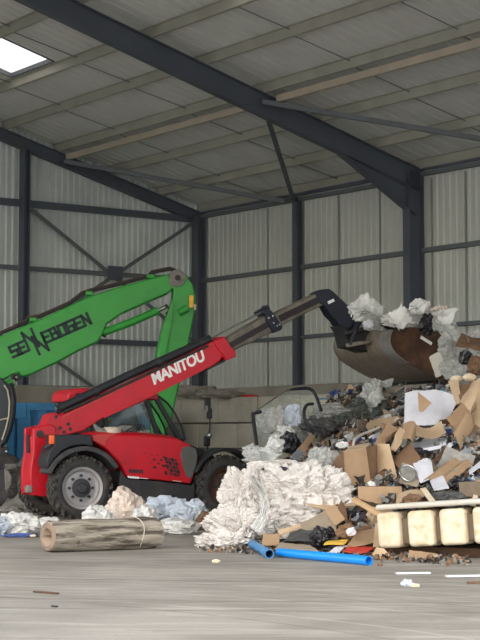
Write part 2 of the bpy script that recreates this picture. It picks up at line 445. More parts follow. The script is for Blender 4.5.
for k, (s0, s1, t0, t1) in enumerate(SKY):
    root = empty('window_%d' % (k + 1), H((s0 + s1) / 2, (t0 + t1) / 2, zr((t0 + t1) / 2) + .3))
    struct(root, 'frosted rooflight panel set in the pitched roof', 'rooflight', 'rooflights')
    g = MB(); n_ = 16; vs = []
    for i in range(n_ + 1):
        for t in (t0, t1): vs.append(H(s0 + (s1 - s0) * i / n_, t, zr(t) + .33 + (.02 if i % 2 else 0)) - root.location)
    g.add(vs, [(2 * i, 2 * i + 2, 2 * i + 3, 2 * i + 1) for i in range(n_)])
    g.build('pane', msk, root, smooth=0, fix=False)
    g = MB()
    cs = [H(s0, t0, zr(t0) + .28), H(s1, t0, zr(t0) + .28), H(s1, t1, zr(t1) + .28), H(s0, t1, zr(t1) + .28)]
    for a, b in zip(cs, cs[1:] + cs[:1]): g.beam(a - root.location, b - root.location, .06, .12)
    g.build('kerb_frame', 'girt', root, bevel=.005)

# steel frame ----------------------------------------------------------
def member(name, a, b, fn, label, cat, group, bevel=0):
    mid = (V(a) + V(b)) / 2; mb = MB(); fn(mb, V(a) - mid, V(b) - mid)
    o = mb.build(name, 'steel', bevel=bevel); o.location = mid
    return struct(o, label, cat, group)
UPZ = V((0, 0, 1))
for s_ in (.12, BAY, 2 * BAY + .6, 3 * BAY, 4 * BAY):
    main = s_ > 1; dp = .54 if main else .34; fl = .24 if main else .2
    which = {0: 'at the gable', 1: 'spanning the hall in front of the telehandler boom', 2: 'of the third frame', 3: 'of the fourth frame', 4: 'of the last frame'}[round(s_ / BAY)]
    for half in (0, 1):
        ta, tb_ = (0, 12) if half == 0 else (12, 24)
        za, zb = zr(ta) - dp / 2, zr(tb_) - dp / 2
        root = empty('roof_rafter', H(s_, (ta + tb_) / 2, (za + zb) / 2)); struct(root, 'dark grey steel rafter ' + which, 'beam', 'roof rafters')
        mb = MB(); mb.ibeam(H(s_, ta, za) - root.location, H(s_, tb_, zb) - root.location, dp, fl, UPZ); mb.build('beam', parent=root)
        if main:      # haunch under the rafter end
            e = 0 if half == 0 else 24; q = 1 if half == 0 else -1
            mb = MB(); L0 = 2.7
            pts = [(.25, zr(0) - dp), (L0, zr(L0) - dp), (.25, zr(0) - dp - .62)]
            f3 = lambda a, y, z: H(s_ + y, e + q * a, z) - root.location
            mb.prism(pts, -.008, .008, 'steel', f3)
            mb.beam(f3(.25, 0, pts[2][1]), f3(L0, 0, pts[1][1]), fl, .02, 'steel')
            mb.build('haunch', parent=root)
def col(s_, t, z1, dt, ds, label, name='steel_column'):
    mid = H(s_, t, z1 / 2); mb = MB()
    mb.ibeam(H(s_, t, 0) - mid, H(s_, t, z1) - mid, dt, ds, B_, 'steel')
    o = mb.build(name); o.location = mid; return struct(o, label, 'column', 'steel columns')
col(.22, .2, ZR0 - .1, .3, .3, 'dark steel column in the far corner')
for s_, lb in ((BAY, 'deep dark steel column under the haunched rafter'), (2 * BAY + .6, 'dark steel column of the third frame'), (3 * BAY, 'dark steel column of the fourth frame'), (4 * BAY, 'dark steel column of the last frame')):
    col(s_, .27, zr(0) - .02, .5, .26, lb)
    col(s_, 23.73, zr(0) - .02, .5, .26, lb + ' on the open side')
for s_ in (BAY / 2, 1.5 * BAY, 2.5 * BAY, 3.5 * BAY): col(s_, .14, 8.3, .2, .2, 'slim dark wall post halfway between two frames')
for t in (6.15, 12, 18, 23.6): col(.2, t, zr(t) - .35, .2, .3, 'dark steel gable post')
# purlins
mbp = MB(); 
def zsec(mb, a, b, h, w, mk):
    a = V(a); b = V(b); mb.beam(a, b, .012, h, mk)
    sd = V((-(b - a).normalized().y, (b - a).normalized().x, 0))
    mb.beam(a + sd * w / 2 + V((0, 0, -h / 2)), b + sd * w / 2 + V((0, 0, -h / 2)), w, .012, mk)
    mb.beam(a - sd * w / 2 + V((0, 0, h / 2)), b - sd * w / 2 + V((0, 0, h / 2)), w, .012, mk)
for t in PT:
    a, b = H(.02, t, zr(t) + .11), H(NS + .2, t, zr(t) + .11)
    o = member('roof_purlin', a, b, lambda m, p, q: zsec(m, p, q, .22, .075, 'purlin'), 'galvanised roof purlin running the length of the hall', 'purlin', 'roof purlins')
for t in (4.86, 19.1):
    for k in range(4):
        a, b = H(k * BAY + .35, t, zr(t) - .1), H((k + 1) * BAY - .12, t, zr(t) - .1)
        member('roof_tie', a, b, lambda m, p, q: m.beam(p, q, .12, .17, 'tan'), 'tan box rail slung under a purlin between two rafters', 'rail', 'tan rails under the roof', .008)
for k in range(4):
    for s_ in (k * BAY + 3.33, k * BAY + 6.8):
        for i in range(len(PT) - 1):
            if any(a[0] - .1 < s_ < a[1] + .1 and a[2] - .5 < (PT[i] + PT[i + 1]) / 2 < a[3] + .5 for a in SKY): continue
            a, b = H(s_, PT[i], zr(PT[i]) + .16), H(s_, PT[i + 1], zr(PT[i + 1]) + .06)
            if PT[i] < 10.2 and k < 2: member('sag_rod', a, b, lambda m, p, q: m.tube([p, q], .012, 'girt', 6), 'thin dark rod tying two neighbouring purlins', 'rod', 'sag rods')
for n_, (sa, ta, sb_, tb_) in enumerate([(.4, 5.0, 4.7, .35), (5.05, .3, 9.9, 4.9), (10.2, 5.2, 14.8, .35), (14.5, .3, 19.1, 5.2), (19.4, 5.2, 24, .35), (24.1, .3, 28.7, 5.2)]):
    dk = n_ in (1,)
    member('roof_brace', H(sa, ta, zr(ta) - .28), H(sb_, tb_, zr(tb_) - (.28 if not dk else .3)), lambda m, p, q: m.beam(p, q, .1, .12, 'steel' if dk else 'girt'), 'dark slanting roof brace rising from the mid post' if dk else 'grey slanting roof brace between two frames', 'brace', None if dk else 'roof braces', .006)
# wall rails
for z, h in ((6.33, .12), (4.38, .1)):
    for k in range(8):
        a, b = H(k * BAY / 2 + .12, .06, z), H((k + 1) * BAY / 2 - .1, .06, z)
        member('wall_rail', a, b, lambda m, p, q: m.beam(p, q, .12, h, 'girt'), 'horizontal steel rail on the pale side wall', 'rail', 'side wall rails', .006)
for k in range(4):
    a, b = H(k * BAY + .2, .12, 8.28), H((k + 1) * BAY - .1, .12, 8.2)
    member('eaves_beam', a, b, lambda m, p, q: (m.beam(p, q, .12, .1, 'girt'), m.beam(p + V((0, 0, .3)), q + V((0, 0, .32)), .1, .16, 'purlin'), m.beam(p + V((0, 0, .15)), q + V((0, 0, .17)), .06, .12, 'steel')), 'dark eaves beam along the top of the side wall', 'beam', 'eaves beams')
gt = [.35, 6.0, 11.85, 17.85, 23.5]
for z, h in ((8.2, .2), (6.36, .13), (4.37, .15)):
    for a, b in zip(gt, gt[1:]):
        if z > 8: pass
        a_, b_ = H(.1, a + (.15 if a > 1 else 0), z), H(.1, b - .05, z)
        member('gable_rail', a_, b_, lambda m, p, q: m.beam(p, q, .1, h, 'steel' if h > .14 else 'girt'), 'horizontal steel rail on the grey gable wall', 'rail', 'gable wall rails', .006)
for (ta, za, tb_, zb) in ((6.0, 8.1, .4, 4.5), (.35, 8.1, 6.0, 4.5), (6.0, 4.3, 3.1, 2.6), (.4, 4.3, 3.1, 2.6)):
    member('gable_brace', H(.17, ta, za), H(.17, tb_, zb), lambda m, p, q: m.beam(p, q, .05, .1, 'girt'), 'slanting cross brace on the gable wall', 'brace', 'gable cross braces', .005)
mb = MB(); mb.box((0, 0, 0), (.5, .02, .42)); o = mb.build('gusset_plate', 'steel'); o.location = H(.2, 3.15, 6.38); o.rotation_euler = (0, 0, atan2(B_.y, B_.x)); struct(o, 'dark plate where the gable braces cross', 'plate')
# concrete push walls
def wallbox(name, s0, s1, t0, t1, z1, mk, label, cat='wall'):
    mb = MB(); c = H((s0 + s1) / 2, (t0 + t1) / 2, 0)
    mb.box((0, 0, z1 / 2), (s1 - s0, t1 - t0, z1), mk)
    o = mb.build(name, bevel=.03); o.location = c; o.rotation_euler = (0, 0, atan2(A_.y, A_.x)); return struct(o, label, cat)
wallbox('wall_right_concrete', .5, NS, .3, .62, 3.02, 'concrete', 'concrete push wall along the side wall')
wallbox('wall_back_concrete', .3, .62, .62, 23.5, 3.05, 'concrete', 'concrete push wall along the gable')
# interlocking block wall in front
root = empty('wall_block', H(6, 3.3, 0), atan2(A_.y, A_.x)); struct(root, 'low wall of large interlocking concrete blocks', 'wall')
rows = [(0, .66), (.66, 1.29), (1.29, 1.96), (1.96, 2.64)]
for r, (z0, z1) in enumerate(rows):
    mb = MB(); w = 1.75; x = -5.6 + (0 if r % 2 else -.9)
    while x < 6.2:
        a = max(x, -5.6); b = min(x + w, 6.2)
        if b - a > .2: mb.box(((a + b) / 2, .3, (z0 + z1) / 2), (b - a - .03, .6, z1 - z0 - .03), 'block')
        x += w
    mb.build('block_course', parent=root, bevel=.03)
# ------------------------------------------------------------------ lettering helper
def text_mesh(txt, bold=.0, depth=.006, shear=0.0, cw=1.0):
    c = bpy.data.curves.new('t', 'FONT'); c.body = txt; c.size = 1; c.offset = bold; c.extrude = depth; c.shear = shear; c.space_character = cw; c.resolution_u = 3
    o = bpy.data.objects.new('t', c); COL.objects.link(o)
    dg = bpy.context.evaluated_depsgraph_get(); me = bpy.data.meshes.new_from_object(o.evaluated_get(dg))
    bpy.data.objects.remove(o); bpy.data.curves.remove(c); return me
def put_text(name, txt, mk, parent, p0, p1, h, out, bold=.03, shear=0.0, cw=1.0, thick=.008):
    """letters whose baseline runs from p0 to p1 (local points) with cap height h; out = outward normal"""
    me = text_mesh(txt, bold, .5, shear, cw)
    xs = [v.co.x for v in me.vertices]; ys = [v.co.y for v in me.vertices]
    x0, x1, y0, y1 = min(xs), max(xs), min(ys), max(ys)
    p0 = V(p0); d = (V(p1) - p0); n = V(out).normalized(); ln = d.length; d.normalize(); u = n.cross(d).normalized()
    for v in me.vertices:
        a = (v.co.x - x0) / (x1 - x0) * ln; b = (v.co.y - y0) / (y1 - y0) * h; c = (v.co.z + .5) * thick
        v.co = p0 + d * a + u * b + n * c
    me.materials.clear(); me.materials.append(M[mk]); me.update()
    o = bpy.data.objects.new(name, me); COL.objects.link(o); o.parent = parent; return o

# ------------------------------------------------------------------ red telehandler
FT = Frame(G(83, 521), radians(24))
WB = FT.px(228, 490, 0)[0]
tele = empty('telehandler', FT.o, FT.a, 'red telescopic handler lifting a full bucket over the waste heap', 'telehandler')
def T(px, py, y): x, z = FT.px(px, py, y); return V((x, y, z))
def poly(pts, y): return [FT.px(a, b, y) for a, b in pts]

def tyre(root, name, c, R_, w, rimr, mk_disc, side=-1, hub='rim_dark', label=None):
    """wheel turned about the local y axis; side=-1 shows its disc towards -y"""
    c = V(c); q = -side
    mb = MB(); hw = w / 2
    prof = [(rimr, -hw + .03), (rimr + .03, -hw), (R_ - .16, -hw - .012), (R_ - .07, -hw + .02), (R_ - .035, -hw + .07), (R_ - .025, 0), (R_ - .035, hw - .07), (R_ - .07, hw - .02), (R_ - .16, hw + .012), (rimr + .03, hw), (rimr, hw - .03)]
    mb.lathe(prof, (0, 0, 0), 'y', 48, 'rubber')
    o = mb.build('tyre', parent=root, smooth=50); o.location = c
    lg = MB(); n = 22
    for k in range(n):
        for sd in (-1, 1):
            a = 2 * pi * (k + (.5 if sd > 0 else 0)) / n
            for j in range(3):
                # slanting bar split in three short pieces so it follows the crown
                a0 = a + sd * 0 + j * .075; y0 = sd * (hw - .0 - j * hw * .31)
                rr = R_ - (.045 if j == 0 else .022)
                cc = V((cos(a0) * rr, y0 - sd * hw * .12, sin(a0) * rr))
                Rm = Matrix(((-sin(a0), 0, cos(a0)), (0, 1, 0), (cos(a0), 0, sin(a0)))).transposed() if False else Matrix(((-sin(a0), 0, cos(a0)), (0, 1, 0), (cos(a0), 0, sin(a0))))
                tw = Matrix.Rotation(-sd * .55, 3, 'Z')
                lg.box(cc, (.055, hw * .42, .042), 'lug', Rm @ tw)
            lg.box((cos(a) * (R_ - .055), sd * (hw - .025), sin(a) * (R_ - .055)), (.055, .05, .07), 'lug', Matrix(((-sin(a), 0, cos(a)), (0, 1, 0), (cos(a), 0, sin(a)))))
    l = lg.build('tread_lugs', parent=o, smooth=0, bevel=.006, seg=1)
    rm = MB(); f = -hw
    rm.lathe([(rimr + .012, f + .01), (rimr + .02, f + .03), (rimr - .01, f + .05), (rimr - .045, f + .06), (rimr - .055, f + .13), (rimr - .1, f + .17), (rimr * .52, f + .15), (rimr * .5, f + .12), (0.001, f + .12)], (0, 0, 0), 'y', 40, mk_disc)
    r_ = rm.build('rim', parent=root, smooth=35); r_.location = c
    hb = MB(); hb.lathe([(rimr * .46, f + .13), (rimr * .45, f + .09), (rimr * .26, f + .08), (rimr * .24, f + .02), (rimr * .18, f + .0), (.001, f + .0)], (0, 0, 0), 'y', 24, hub)
    for k in range(8):
        a = 2 * pi * k / 8; hb.lathe([(.028, f + .1), (.028, f + .06), (.001, f + .06)], (cos(a) * rimr * .58, .05, sin(a) * rimr * .58), 'y', 8, hub)
    h = hb.build('hub', parent=r_, smooth=35)
    if side > 0:
        for ob in (o, r_): ob.rotation_euler = (0, 0, pi)
    return o
WR, WW = .615, .44
tyre(tele, 'rear', (0, WW / 2, WR), WR, WW, .40, 'rim')
tyre(tele, 'rear', (0, 2.34 - WW / 2, WR), WR, WW, .37, 'rim', 1)
tyre(tele, 'front', (WB, WW / 2, WR), WR, WW, .37, 'rimrust', hub='rim_dark')
tyre(tele, 'front', (WB, 2.34 - WW / 2, WR), WR, WW, .37, 'rim', 1)

# chassis, axles
mb = MB(); mb.box((WB/2, 1.17, .62), (WB, .62, .42), 'chassis'); mb.build('chassis_frame', parent=tele, bevel=.03)
for x in (0, WB):
    mb = MB(); mb.tube([(x, .4, WR), (x, 1.94, WR)], .12, 'chassis', 14); mb.box((x, 1.17, WR), (.34, .42, .36), 'chassis'); mb.build('axle', parent=tele, bevel=.02)
# engine bonnet: outline traced on its outer face, loft inwards with a rounded top
yb = .12
side_o = [(127, 477), (118, 462), (106, 449), (93, 441), (92.5, 436.5), (100, 434), (142, 434.5), (160, 436), (177, 438), (189, 443.5), (197.5, 451), (199, 458), (196, 471), (191.5, 484), (180, 482)]
outer = poly(side_o, yb)
zt = max(p[1] for p in outer)
mb = MB(); n = len(outer); lay = []
for (yy, k) in ((yb + .03, .0), (yb, .045), (yb, .0)):
    pass
def shrink(pts, d):
    cx = sum(p[0] for p in pts) / len(pts); cz = sum(p[1] for p in pts) / len(pts)
    return [(p[0] - d * (p[0] - cx) / 1.0, p[1] - d * (p[1] - cz) / .5 * (1 if p[1] > cz else 0)) for p in pts]
A0 = shrink(outer, .03); A1 = outer; A2 = [(p[0], p[1] + (.05 if p[1] > zt - .28 else 0)) for p in outer]
sec = [(yb, A0), (yb + .05, A1), (yb + .35, A2), (.98, A2)]
vs = []; fs = []
for yy, q in sec: vs += [V((a, yy, b)) for a, b in q]
for i in range(len(sec) - 1):
    for j in range(n): fs.append((i * n + j, i * n + (j + 1) % n, (i + 1) * n + (j + 1) % n, (i + 1) * n + j))
fs.append(tuple(range(n))); fs.append(tuple((len(sec) - 1) * n + j for j in range(n)))
mb.add(vs, fs, 'red'); bonnet = mb.build('engine_bonnet', parent=tele, smooth=50, bevel=.02)
mb = MB(); g = poly([(182.5, 447.5), (190, 446), (195.5, 449), (197.6, 455), (196, 465), (191.5, 478), (186.5, 477), (182.5, 465), (180.4, 455)], yb - .004)
mb.prism(g, yb - .012, yb + .02, 'grille'); mb.build('side_grille', parent=bonnet, bevel=.004)
mb = MB(); mb.prism(poly([(92.3, 435.8), (101, 433.8), (118, 434.2), (112, 437), (107, 441), (105.5, 447), (99, 443.5), (92.5, 441)], yb - .01), yb - .012, yb + .5, 'red_pale'); mb.build('bonnet_corner', parent=bonnet, bevel=.02)  # paler red puts the bonnet top's gloss, along with dust, into the colour
# chequered decal and small print on the bonnet
mb = MB()
def decal(mb, pts, mk, y=None): mb.prism(poly(pts, (yb - .004) if y is None else y), (yb - .008) if y is None else y - .004, (yb + .002) if y is None else y + .002, mk)
def dsq(p, mk):
    mb = MB(); decal(mb, p, mk); mb.build('decal_square', parent=bonnet, smooth=0)
for i in range(4):
    for j in range(5):
        x = 164 + i * 3.3 + j * .75; y = 456.8 + j * 3.7 + i * .55
        if (i + j) % 2 == 0: dsq([(x, y), (x + 3.2, y + .45), (x + 3.9, y + 4.1), (x + .7, y + 3.6)], 'black')
        else: dsq([(x + .8, y + .7), (x + 2.6, y + .9), (x + 3, y + 3.2), (x + 1.3, y + 2.9)], 'black')
for (x, y, r) in ((145, 453, .7), (148, 457.5, .6), (150.5, 462.5, .8), (152, 455, .9), (154, 459.5, 1.5), (154.4, 467.3, 2.0), (157.5, 455.5, .8), (158.6, 463.6, 1.4), (161, 460, 1.6), (163.5, 465.7, 1.9), (164, 457.2, 1.5), (167, 462, 1.6)):
    dsq([(x - r, y - r * .6), (x + r * .9, y - r * .5), (x + r * 1.2, y + r * .6), (x - r * .7, y + r * .55)], 'black')
mb = MB()
for k in range(6): decal(mb, [(128.6 + k * 2.5, 469.0 + k * .12), (130.4 + k * 2.5, 469.1 + k * .12), (130.9 + k * 2.5, 472.8 + k * .12), (129.1 + k * 2.5, 472.7 + k * .12)], 'logo_dark')
mb.build('dealer_lettering', parent=bonnet, smooth=0)
mb = MB()
for k in range(5): decal(mb, [(127.5 + k * 2.3, 475.8 + k * .2), (129.5 + k * 2.3, 476 + k * .2), (129.9 + k * 2.3, 478.2 + k * .2), (127.9 + k * 2.3, 478 + k * .2)], 'white')
decal(mb, [(139.5, 477.6), (148, 478.4), (148.1, 479.1), (139.6, 478.3)], 'white')
decal(mb, [(173, 480.2), (181.5, 481.2), (181.6, 482), (173, 481)], 'seat')
mb.build('model_lettering', parent=bonnet, smooth=0)
mb = MB(); decal(mb, [(162.5, 469), (169, 470), (169.8, 476.5), (163.2, 475.6)], 'red', yb - .012); decal(mb, [(164.2, 470.6), (166.8, 471), (167.4, 475), (164.9, 474.6)], 'black', yb - .02); mb.build('access_latch', parent=bonnet)
# dark sill under the bonnet
mb = MB(); mb.prism(poly([(121, 470), (127, 478.5), (150, 480.5), (180, 483.5), (192, 485.5), (195, 482), (195, 503), (130, 502), (118, 494)], .14), .14, .95, 'chassis'); mb.build('side_sill', parent=tele, bevel=.02)
mb = MB(); mb.prism(poly([(191, 445), (203, 450), (204, 500), (193, 503), (193, 484), (199, 460), (198, 452)], .35), .35, .95, 'black'); mb.build('front_cowl', parent=tele, bevel=.02)
# rear mudguard
def arcguard(name, cx, cz, r0, r1, a0, a1, y0, y1, mk, lip=.05):
    mb = MB(); pts = []
    k = 18
    for i in range(k + 1):
        a = a0 + (a1 - a0) * i / k; pts.append((cx + cos(a) * r1, cz + sin(a) * r1))
    for i in range(k, -1, -1):
        a = a0 + (a1 - a0) * i / k; pts.append((cx + cos(a) * r0, cz + sin(a) * r0))
    vs = []; n_ = k + 1
    for i in range(k + 1):
        a = a0 + (a1 - a0) * i / k
        for r, y in ((r0, y0), (r1, y0), (r1, y1), (r0, y1)): vs.append(V((cx + cos(a) * r, y, cz + sin(a) * r)))
    fs = []
    for i in range(k):
        for j in range(4): fs.append((4 * i + j, 4 * i + (j + 1) % 4, 4 * i + 4 + (j + 1) % 4, 4 * i + 4 + j))
    fs += [(0, 1, 2, 3), (4 * k, 4 * k + 3, 4 * k + 2, 4 * k + 1)]
    mb.add(vs, fs, mk); return mb.build(name, parent=tele, bevel=.012)
arcguard('rear_mudguard', 0.02, WR, .70, .79, radians(30), radians(158), -.02, .5, 'dusty_black')
mb = MB(); mb.prism(poly([(54.5, 434.5), (91.5, 434.5), (93.5, 447), (84, 444.8), (72, 446), (62, 451), (54, 459), (48, 469), (46.5, 462), (50, 450), (54.5, 446)], .02), .02, .6, 'black'); mb.build('mudguard_top', parent=tele, bevel=.02)
arcguard('front_mudguard', WB, WR, .69, .75, radians(48), radians(158), -.0, .48, 'black')
arcguard('rear_mudguard', 0.02, WR, .70, .77, radians(30), radians(150), 1.85, 2.3, 'dusty_black')
arcguard('front_mudguard', WB, WR, .69, .75, radians(30), radians(158), 1.85, 2.33, 'black')
mb = MB(); a, b = FT.px(52.6, 439.6, 0); mb.box((a, .06, b), (.09, .1, .17), 'orange'); mb.build('rear_lamp', parent=tele, bevel=.015)
mb = MB(); mb.beam(T(44, 448, .2), T(52, 443.5, .1), .05, .05, 'black'); mb.tube([T(44, 448, .2), T(43, 446, .2)], .03, 'black', 8); mb.build('lamp_bracket', parent=tele, bevel=.005)
# rear tower of the boom pivot: rear face + side face
ys = .74
tw = poly([(33.5, 428), (40, 426.5), (50, 424), (56, 427), (56, 440), (52, 462), (49, 480), (47, 497), (31, 495), (30.5, 470), (33.5, 452)], ys)
def tower_plate(y0, y1, nm):
    mb = MB(); mb.prism(tw, y0, y1, 'red'); return mb.build(nm, parent=tele, bevel=.02)
tp_ = tower_plate(ys, ys + .1, 'tower_plate'); tower_plate(ys + .56, ys + .66, 'tower_plate')
mb = MB(); xs_ = [p[0] for p in tw]; x0, x1 = min(xs_), max(xs_)
pr_ = [FT.px(a, b, ys) for a, b in ((33, 436), (38, 434), (36, 452), (33.5, 470), (34, 493), (31.2, 494), (30.8, 470), (33.5, 452))]
mb.prism(pr_, ys + .1, ys + .56, 'red'); mb.build('tower_back', parent=tele, bevel=.02)
mb = MB()
for (px, py, w, h) in ((27.8, 444, .16, .34),):
    y, z = FT.pxx(px, py, tw[0][0] - .02); mb.box((tw[0][0] + .0, y, z), (.06, w, h), 'black')
mb.build('back_slot', parent=tele)
mb = MB(); y, z = FT.pxx(28.5, 489, tw[-3][0] - .03); mb.box((tw[-3][0] - .03, y, z), (.1, .2, .14), 'greyscrap'); mb.build('tow_hitch', parent=tele, bevel=.02)
a, b = FT.px(40, 434, ys)
mb = MB(); mb.lathe([(.07, -.03), (.07, .0)], (a, ys, b), 'y', 16, 'darkplast'); mb.lathe([(0.001, -.03), (.07, -.03)], (a, ys, b), 'y', 16, 'darkplast'); mb.build('pivot_pin', parent=tele)

# boom -----------------------------------------------------------------
yc = 1.02; bw = .40
boom = empty('boom_dummy', (0, 0, 0)); bpy.data.objects.remove(boom)
mb = MB(); pts = poly([(37, 430), (44, 425), (49, 414.5), (55.5, 412.3), (61, 415.5), (110, 392.2), (212, 341.5), (224, 336), (229.5, 345), (235, 351), (235.5, 356.5), (226, 360.5), (222, 357), (221, 360.5), (212, 366.5), (155, 394.5), (144, 401.5), (103, 418), (84, 431), (60, 437), (44, 441), (37, 438)], yc - bw / 2)
mb.prism(pts, yc - bw / 2, yc + bw / 2, 'red'); boom = mb.build('boom_outer', parent=tele, bevel=.025)
# lighter weld lip along the lower edge
mb = MB(); mb.prism(poly([(103, 415), (150, 394.5), (205, 367.2), (205, 369.6), (150, 397.2), (104, 418.3)], yc - bw / 2 - .012), yc - bw / 2 - .012, yc - bw / 2 + .02, 'red'); mb.build('edge_lip', parent=boom, bevel=.004)
mb = MB(); mb.prism(poly([(62, 416), (110, 393.2), (212, 342.5), (212.3, 344), (110.5, 395), (62.5, 418)], yc - bw / 2 - .012), yc - bw / 2 - .012, yc - bw / 2 + .02, 'red_pale'); mb.build('edge_lip', parent=boom, bevel=.004)
for (px, py) in ((56, 416.5), (70, 429), (60, 428), (64, 432), (68, 424)):
    mb = MB(); a, b = FT.px(px, py, yc - bw / 2); mb.lathe([(.035, -.02), (.035, .0), ], (a, yc - bw / 2, b), 'y', 12, 'chassis'); mb.lathe([(.001, -.02), (.035, -.02)], (a, yc - bw / 2, b), 'y', 12, 'chassis'); mb.build('boom_pin', parent=boom)
p0 = T(154.2, 385.2, yc - bw / 2 - .004); p1 = T(206.5, 360.0, yc - bw / 2 - .004)
put_text('manufacturer_lettering', 'MANITOU', 'white', boom, p0, p1, .245, (0, -1, 0), .034, .12, .95)
# collar of inner sections
mb = MB(); pts = poly([(213.5, 342), (224.5, 336.3), (230, 345), (235.5, 351), (236, 356.8), (226, 361), (222.5, 354.5), (218, 350)], yc - bw / 2 - .02)
mb.prism(pts, yc - bw / 2 - .03, yc + bw / 2 + .03, 'red'); mb.build('boom_collar', parent=boom, bevel=.02)
mb = MB(); mb.prism(poly([(206, 368.8), (221, 361.5), (225, 359.5), (225.5, 361.5), (208, 370.2)], yc - bw / 2), yc - bw / 2 - .0, yc + bw / 2, 'darkplast'); mb.build('wear_pad', parent=boom, bevel=.005)
# stage two and three
mb = MB(); b2 = .32; mb.prism(poly([(222, 341.2), (267, 314.8), (276, 330.6), (233, 351), (226, 354)], yc - b2 / 2), yc - b2 / 2, yc + b2 / 2, 'boomgrey'); st2 = mb.build('boom_stage', parent=tele, bevel=.02)
mb = MB(); mb.prism(poly([(228, 343.4), (270, 319.8), (273, 325), (231.6, 348)], yc - b2 / 2 - .01), yc - b2 / 2 - .012, yc - b2 / 2 + .01, 'boomdark'); mb.build('side_channel', parent=st2)
mb = MB(); b3 = .27; mb.prism(poly([(272, 314.6), (322, 290.6), (327, 303.4), (281, 325.4)], yc - b3 / 2), yc - b3 / 2, yc + b3 / 2, 'boomgrey'); st3 = mb.build('boom_stage', parent=tele, bevel=.02)
mb = MB(); mb.prism(poly([(278, 315.8), (321, 295), (323.5, 301), (281, 321.8)], yc - b3 / 2 - .01), yc - b3 / 2 - .012, yc - b3 / 2 + .01, 'boomdark'); mb.build('side_channel', parent=st3)
mb = MB(); mb.prism(poly([(262.5, 310.5), (268, 307.5), (272, 311), (283, 326.5), (281.5, 330), (274, 333), (270.5, 327), (266.5, 320), (266, 314.5), (263, 313.5)], yc - .22), yc - .22, yc + .22, 'navy'); sb2 = mb.build('stage_collar', parent=tele, bevel=.015)
mb = MB()
for (px, py) in ((268.5, 318), (272.5, 316), (277, 326), (279.5, 324.5), (273.5, 323)):
    a, b = FT.px(px, py, yc - .22); mb.box((a, yc - .225, b), (.03, .02, .03), 'chrome')
mb.build('collar_bolt', parent=sb2)
mb = MB(); mb.lathe([(.001, -.06), (.075, -.06), (.08, .06), (.001, .06)], (T(265.5, 310, yc) + V((0, 0, .02))), 'y', 16, 'navy'); mb.build('cylinder_eye', parent=sb2)
# cylinders above the boom
yl = yc - .13
mb = MB(); mb.tube([T(58, 409, yl), T(130, 374.6, yl), T(210.5, 338.6, yl)], .083, 'black', 16); cyl = mb.build('extension_cylinder', parent=tele)
mb = MB(); mb.tube([T(212, 337.6, yl), T(264, 311.2, yl)], .018, 'chrome', 8); mb.build('piston_rod', parent=cyl)
mb = MB()
for (px, py) in ((96, 391.5), (158, 362.5), (201, 342.8)):
    mb = MB(); mb.tube([T(px - 1.6, py + .8, yl), T(px + 1.6, py - .8, yl)], .095, 'chassis', 16); mb.build('cylinder_clamp', parent=cyl)
mb = MB(); mb.tube([T(64, 412, yc - .2), T(100, 396.5, yc - .2), T(160, 368.5, yc - .2), T(208, 345.8, yc - .2)], .028, 'darkplast', 8); mb.build('hydraulic_hose', parent=cyl)
# boom head
mb = MB(); hd = .30; pts = poly([(315, 293), (322, 289.4), (329, 288.6), (333, 291), (347, 304), (361, 321), (358, 330), (352, 334), (345, 328.6), (341, 326), (338.5, 325.5), (336, 321), (330, 315), (325.5, 307), (322, 304.5), (319, 302.5)], yc - hd / 2)
mb.prism(pts, yc - hd / 2, yc + hd / 2, 'navy'); head = mb.build('boom_head', parent=tele, bevel=.02)
mb = MB(); mb.prism(poly([(327.5, 301.5), (333.5, 298.7), (334.6, 301.3), (328.6, 304.2)], yc - hd / 2 - .004), yc - hd / 2 - .01, yc - hd / 2 + .002, 'white'); mb.build('warning_sticker', parent=head)
mb = MB(); mb.prism(poly([(340, 325), (347, 329), (356, 333), (363, 329), (371, 331), (373, 339), (374, 349), (366, 352), (358, 349), (348, 347), (346, 339), (344, 331)], yc - .2), yc - .2, yc + .3, 'chassis'); qa = mb.build('quick_carriage', parent=tele, bevel=.02)
mb = MB(); mb.beam(T(346, 345.5, yc - .3), T(370, 341.5, yc - .5), .06, .08, 'boomgrey'); mb.beam(T(347, 339.5, yc - .3), T(349, 348, yc - .3), .06, .06, 'chassis'); mb.tube([T(345, 334, yc - .3), T(366, 329, yc - .3)], .05, 'chassis', 10); mb.build('carriage_bar', parent=qa, bevel=.008)
mb = MB(); mb.tube([T(352, 332, yc - .25), T(362, 318, yc - .25)], .06, 'navy', 10); mb.tube([T(356, 329, yc - .36), T(350, 345, yc - .36)], .035, 'chassis', 8); mb.build('tilt_ram', parent=qa)

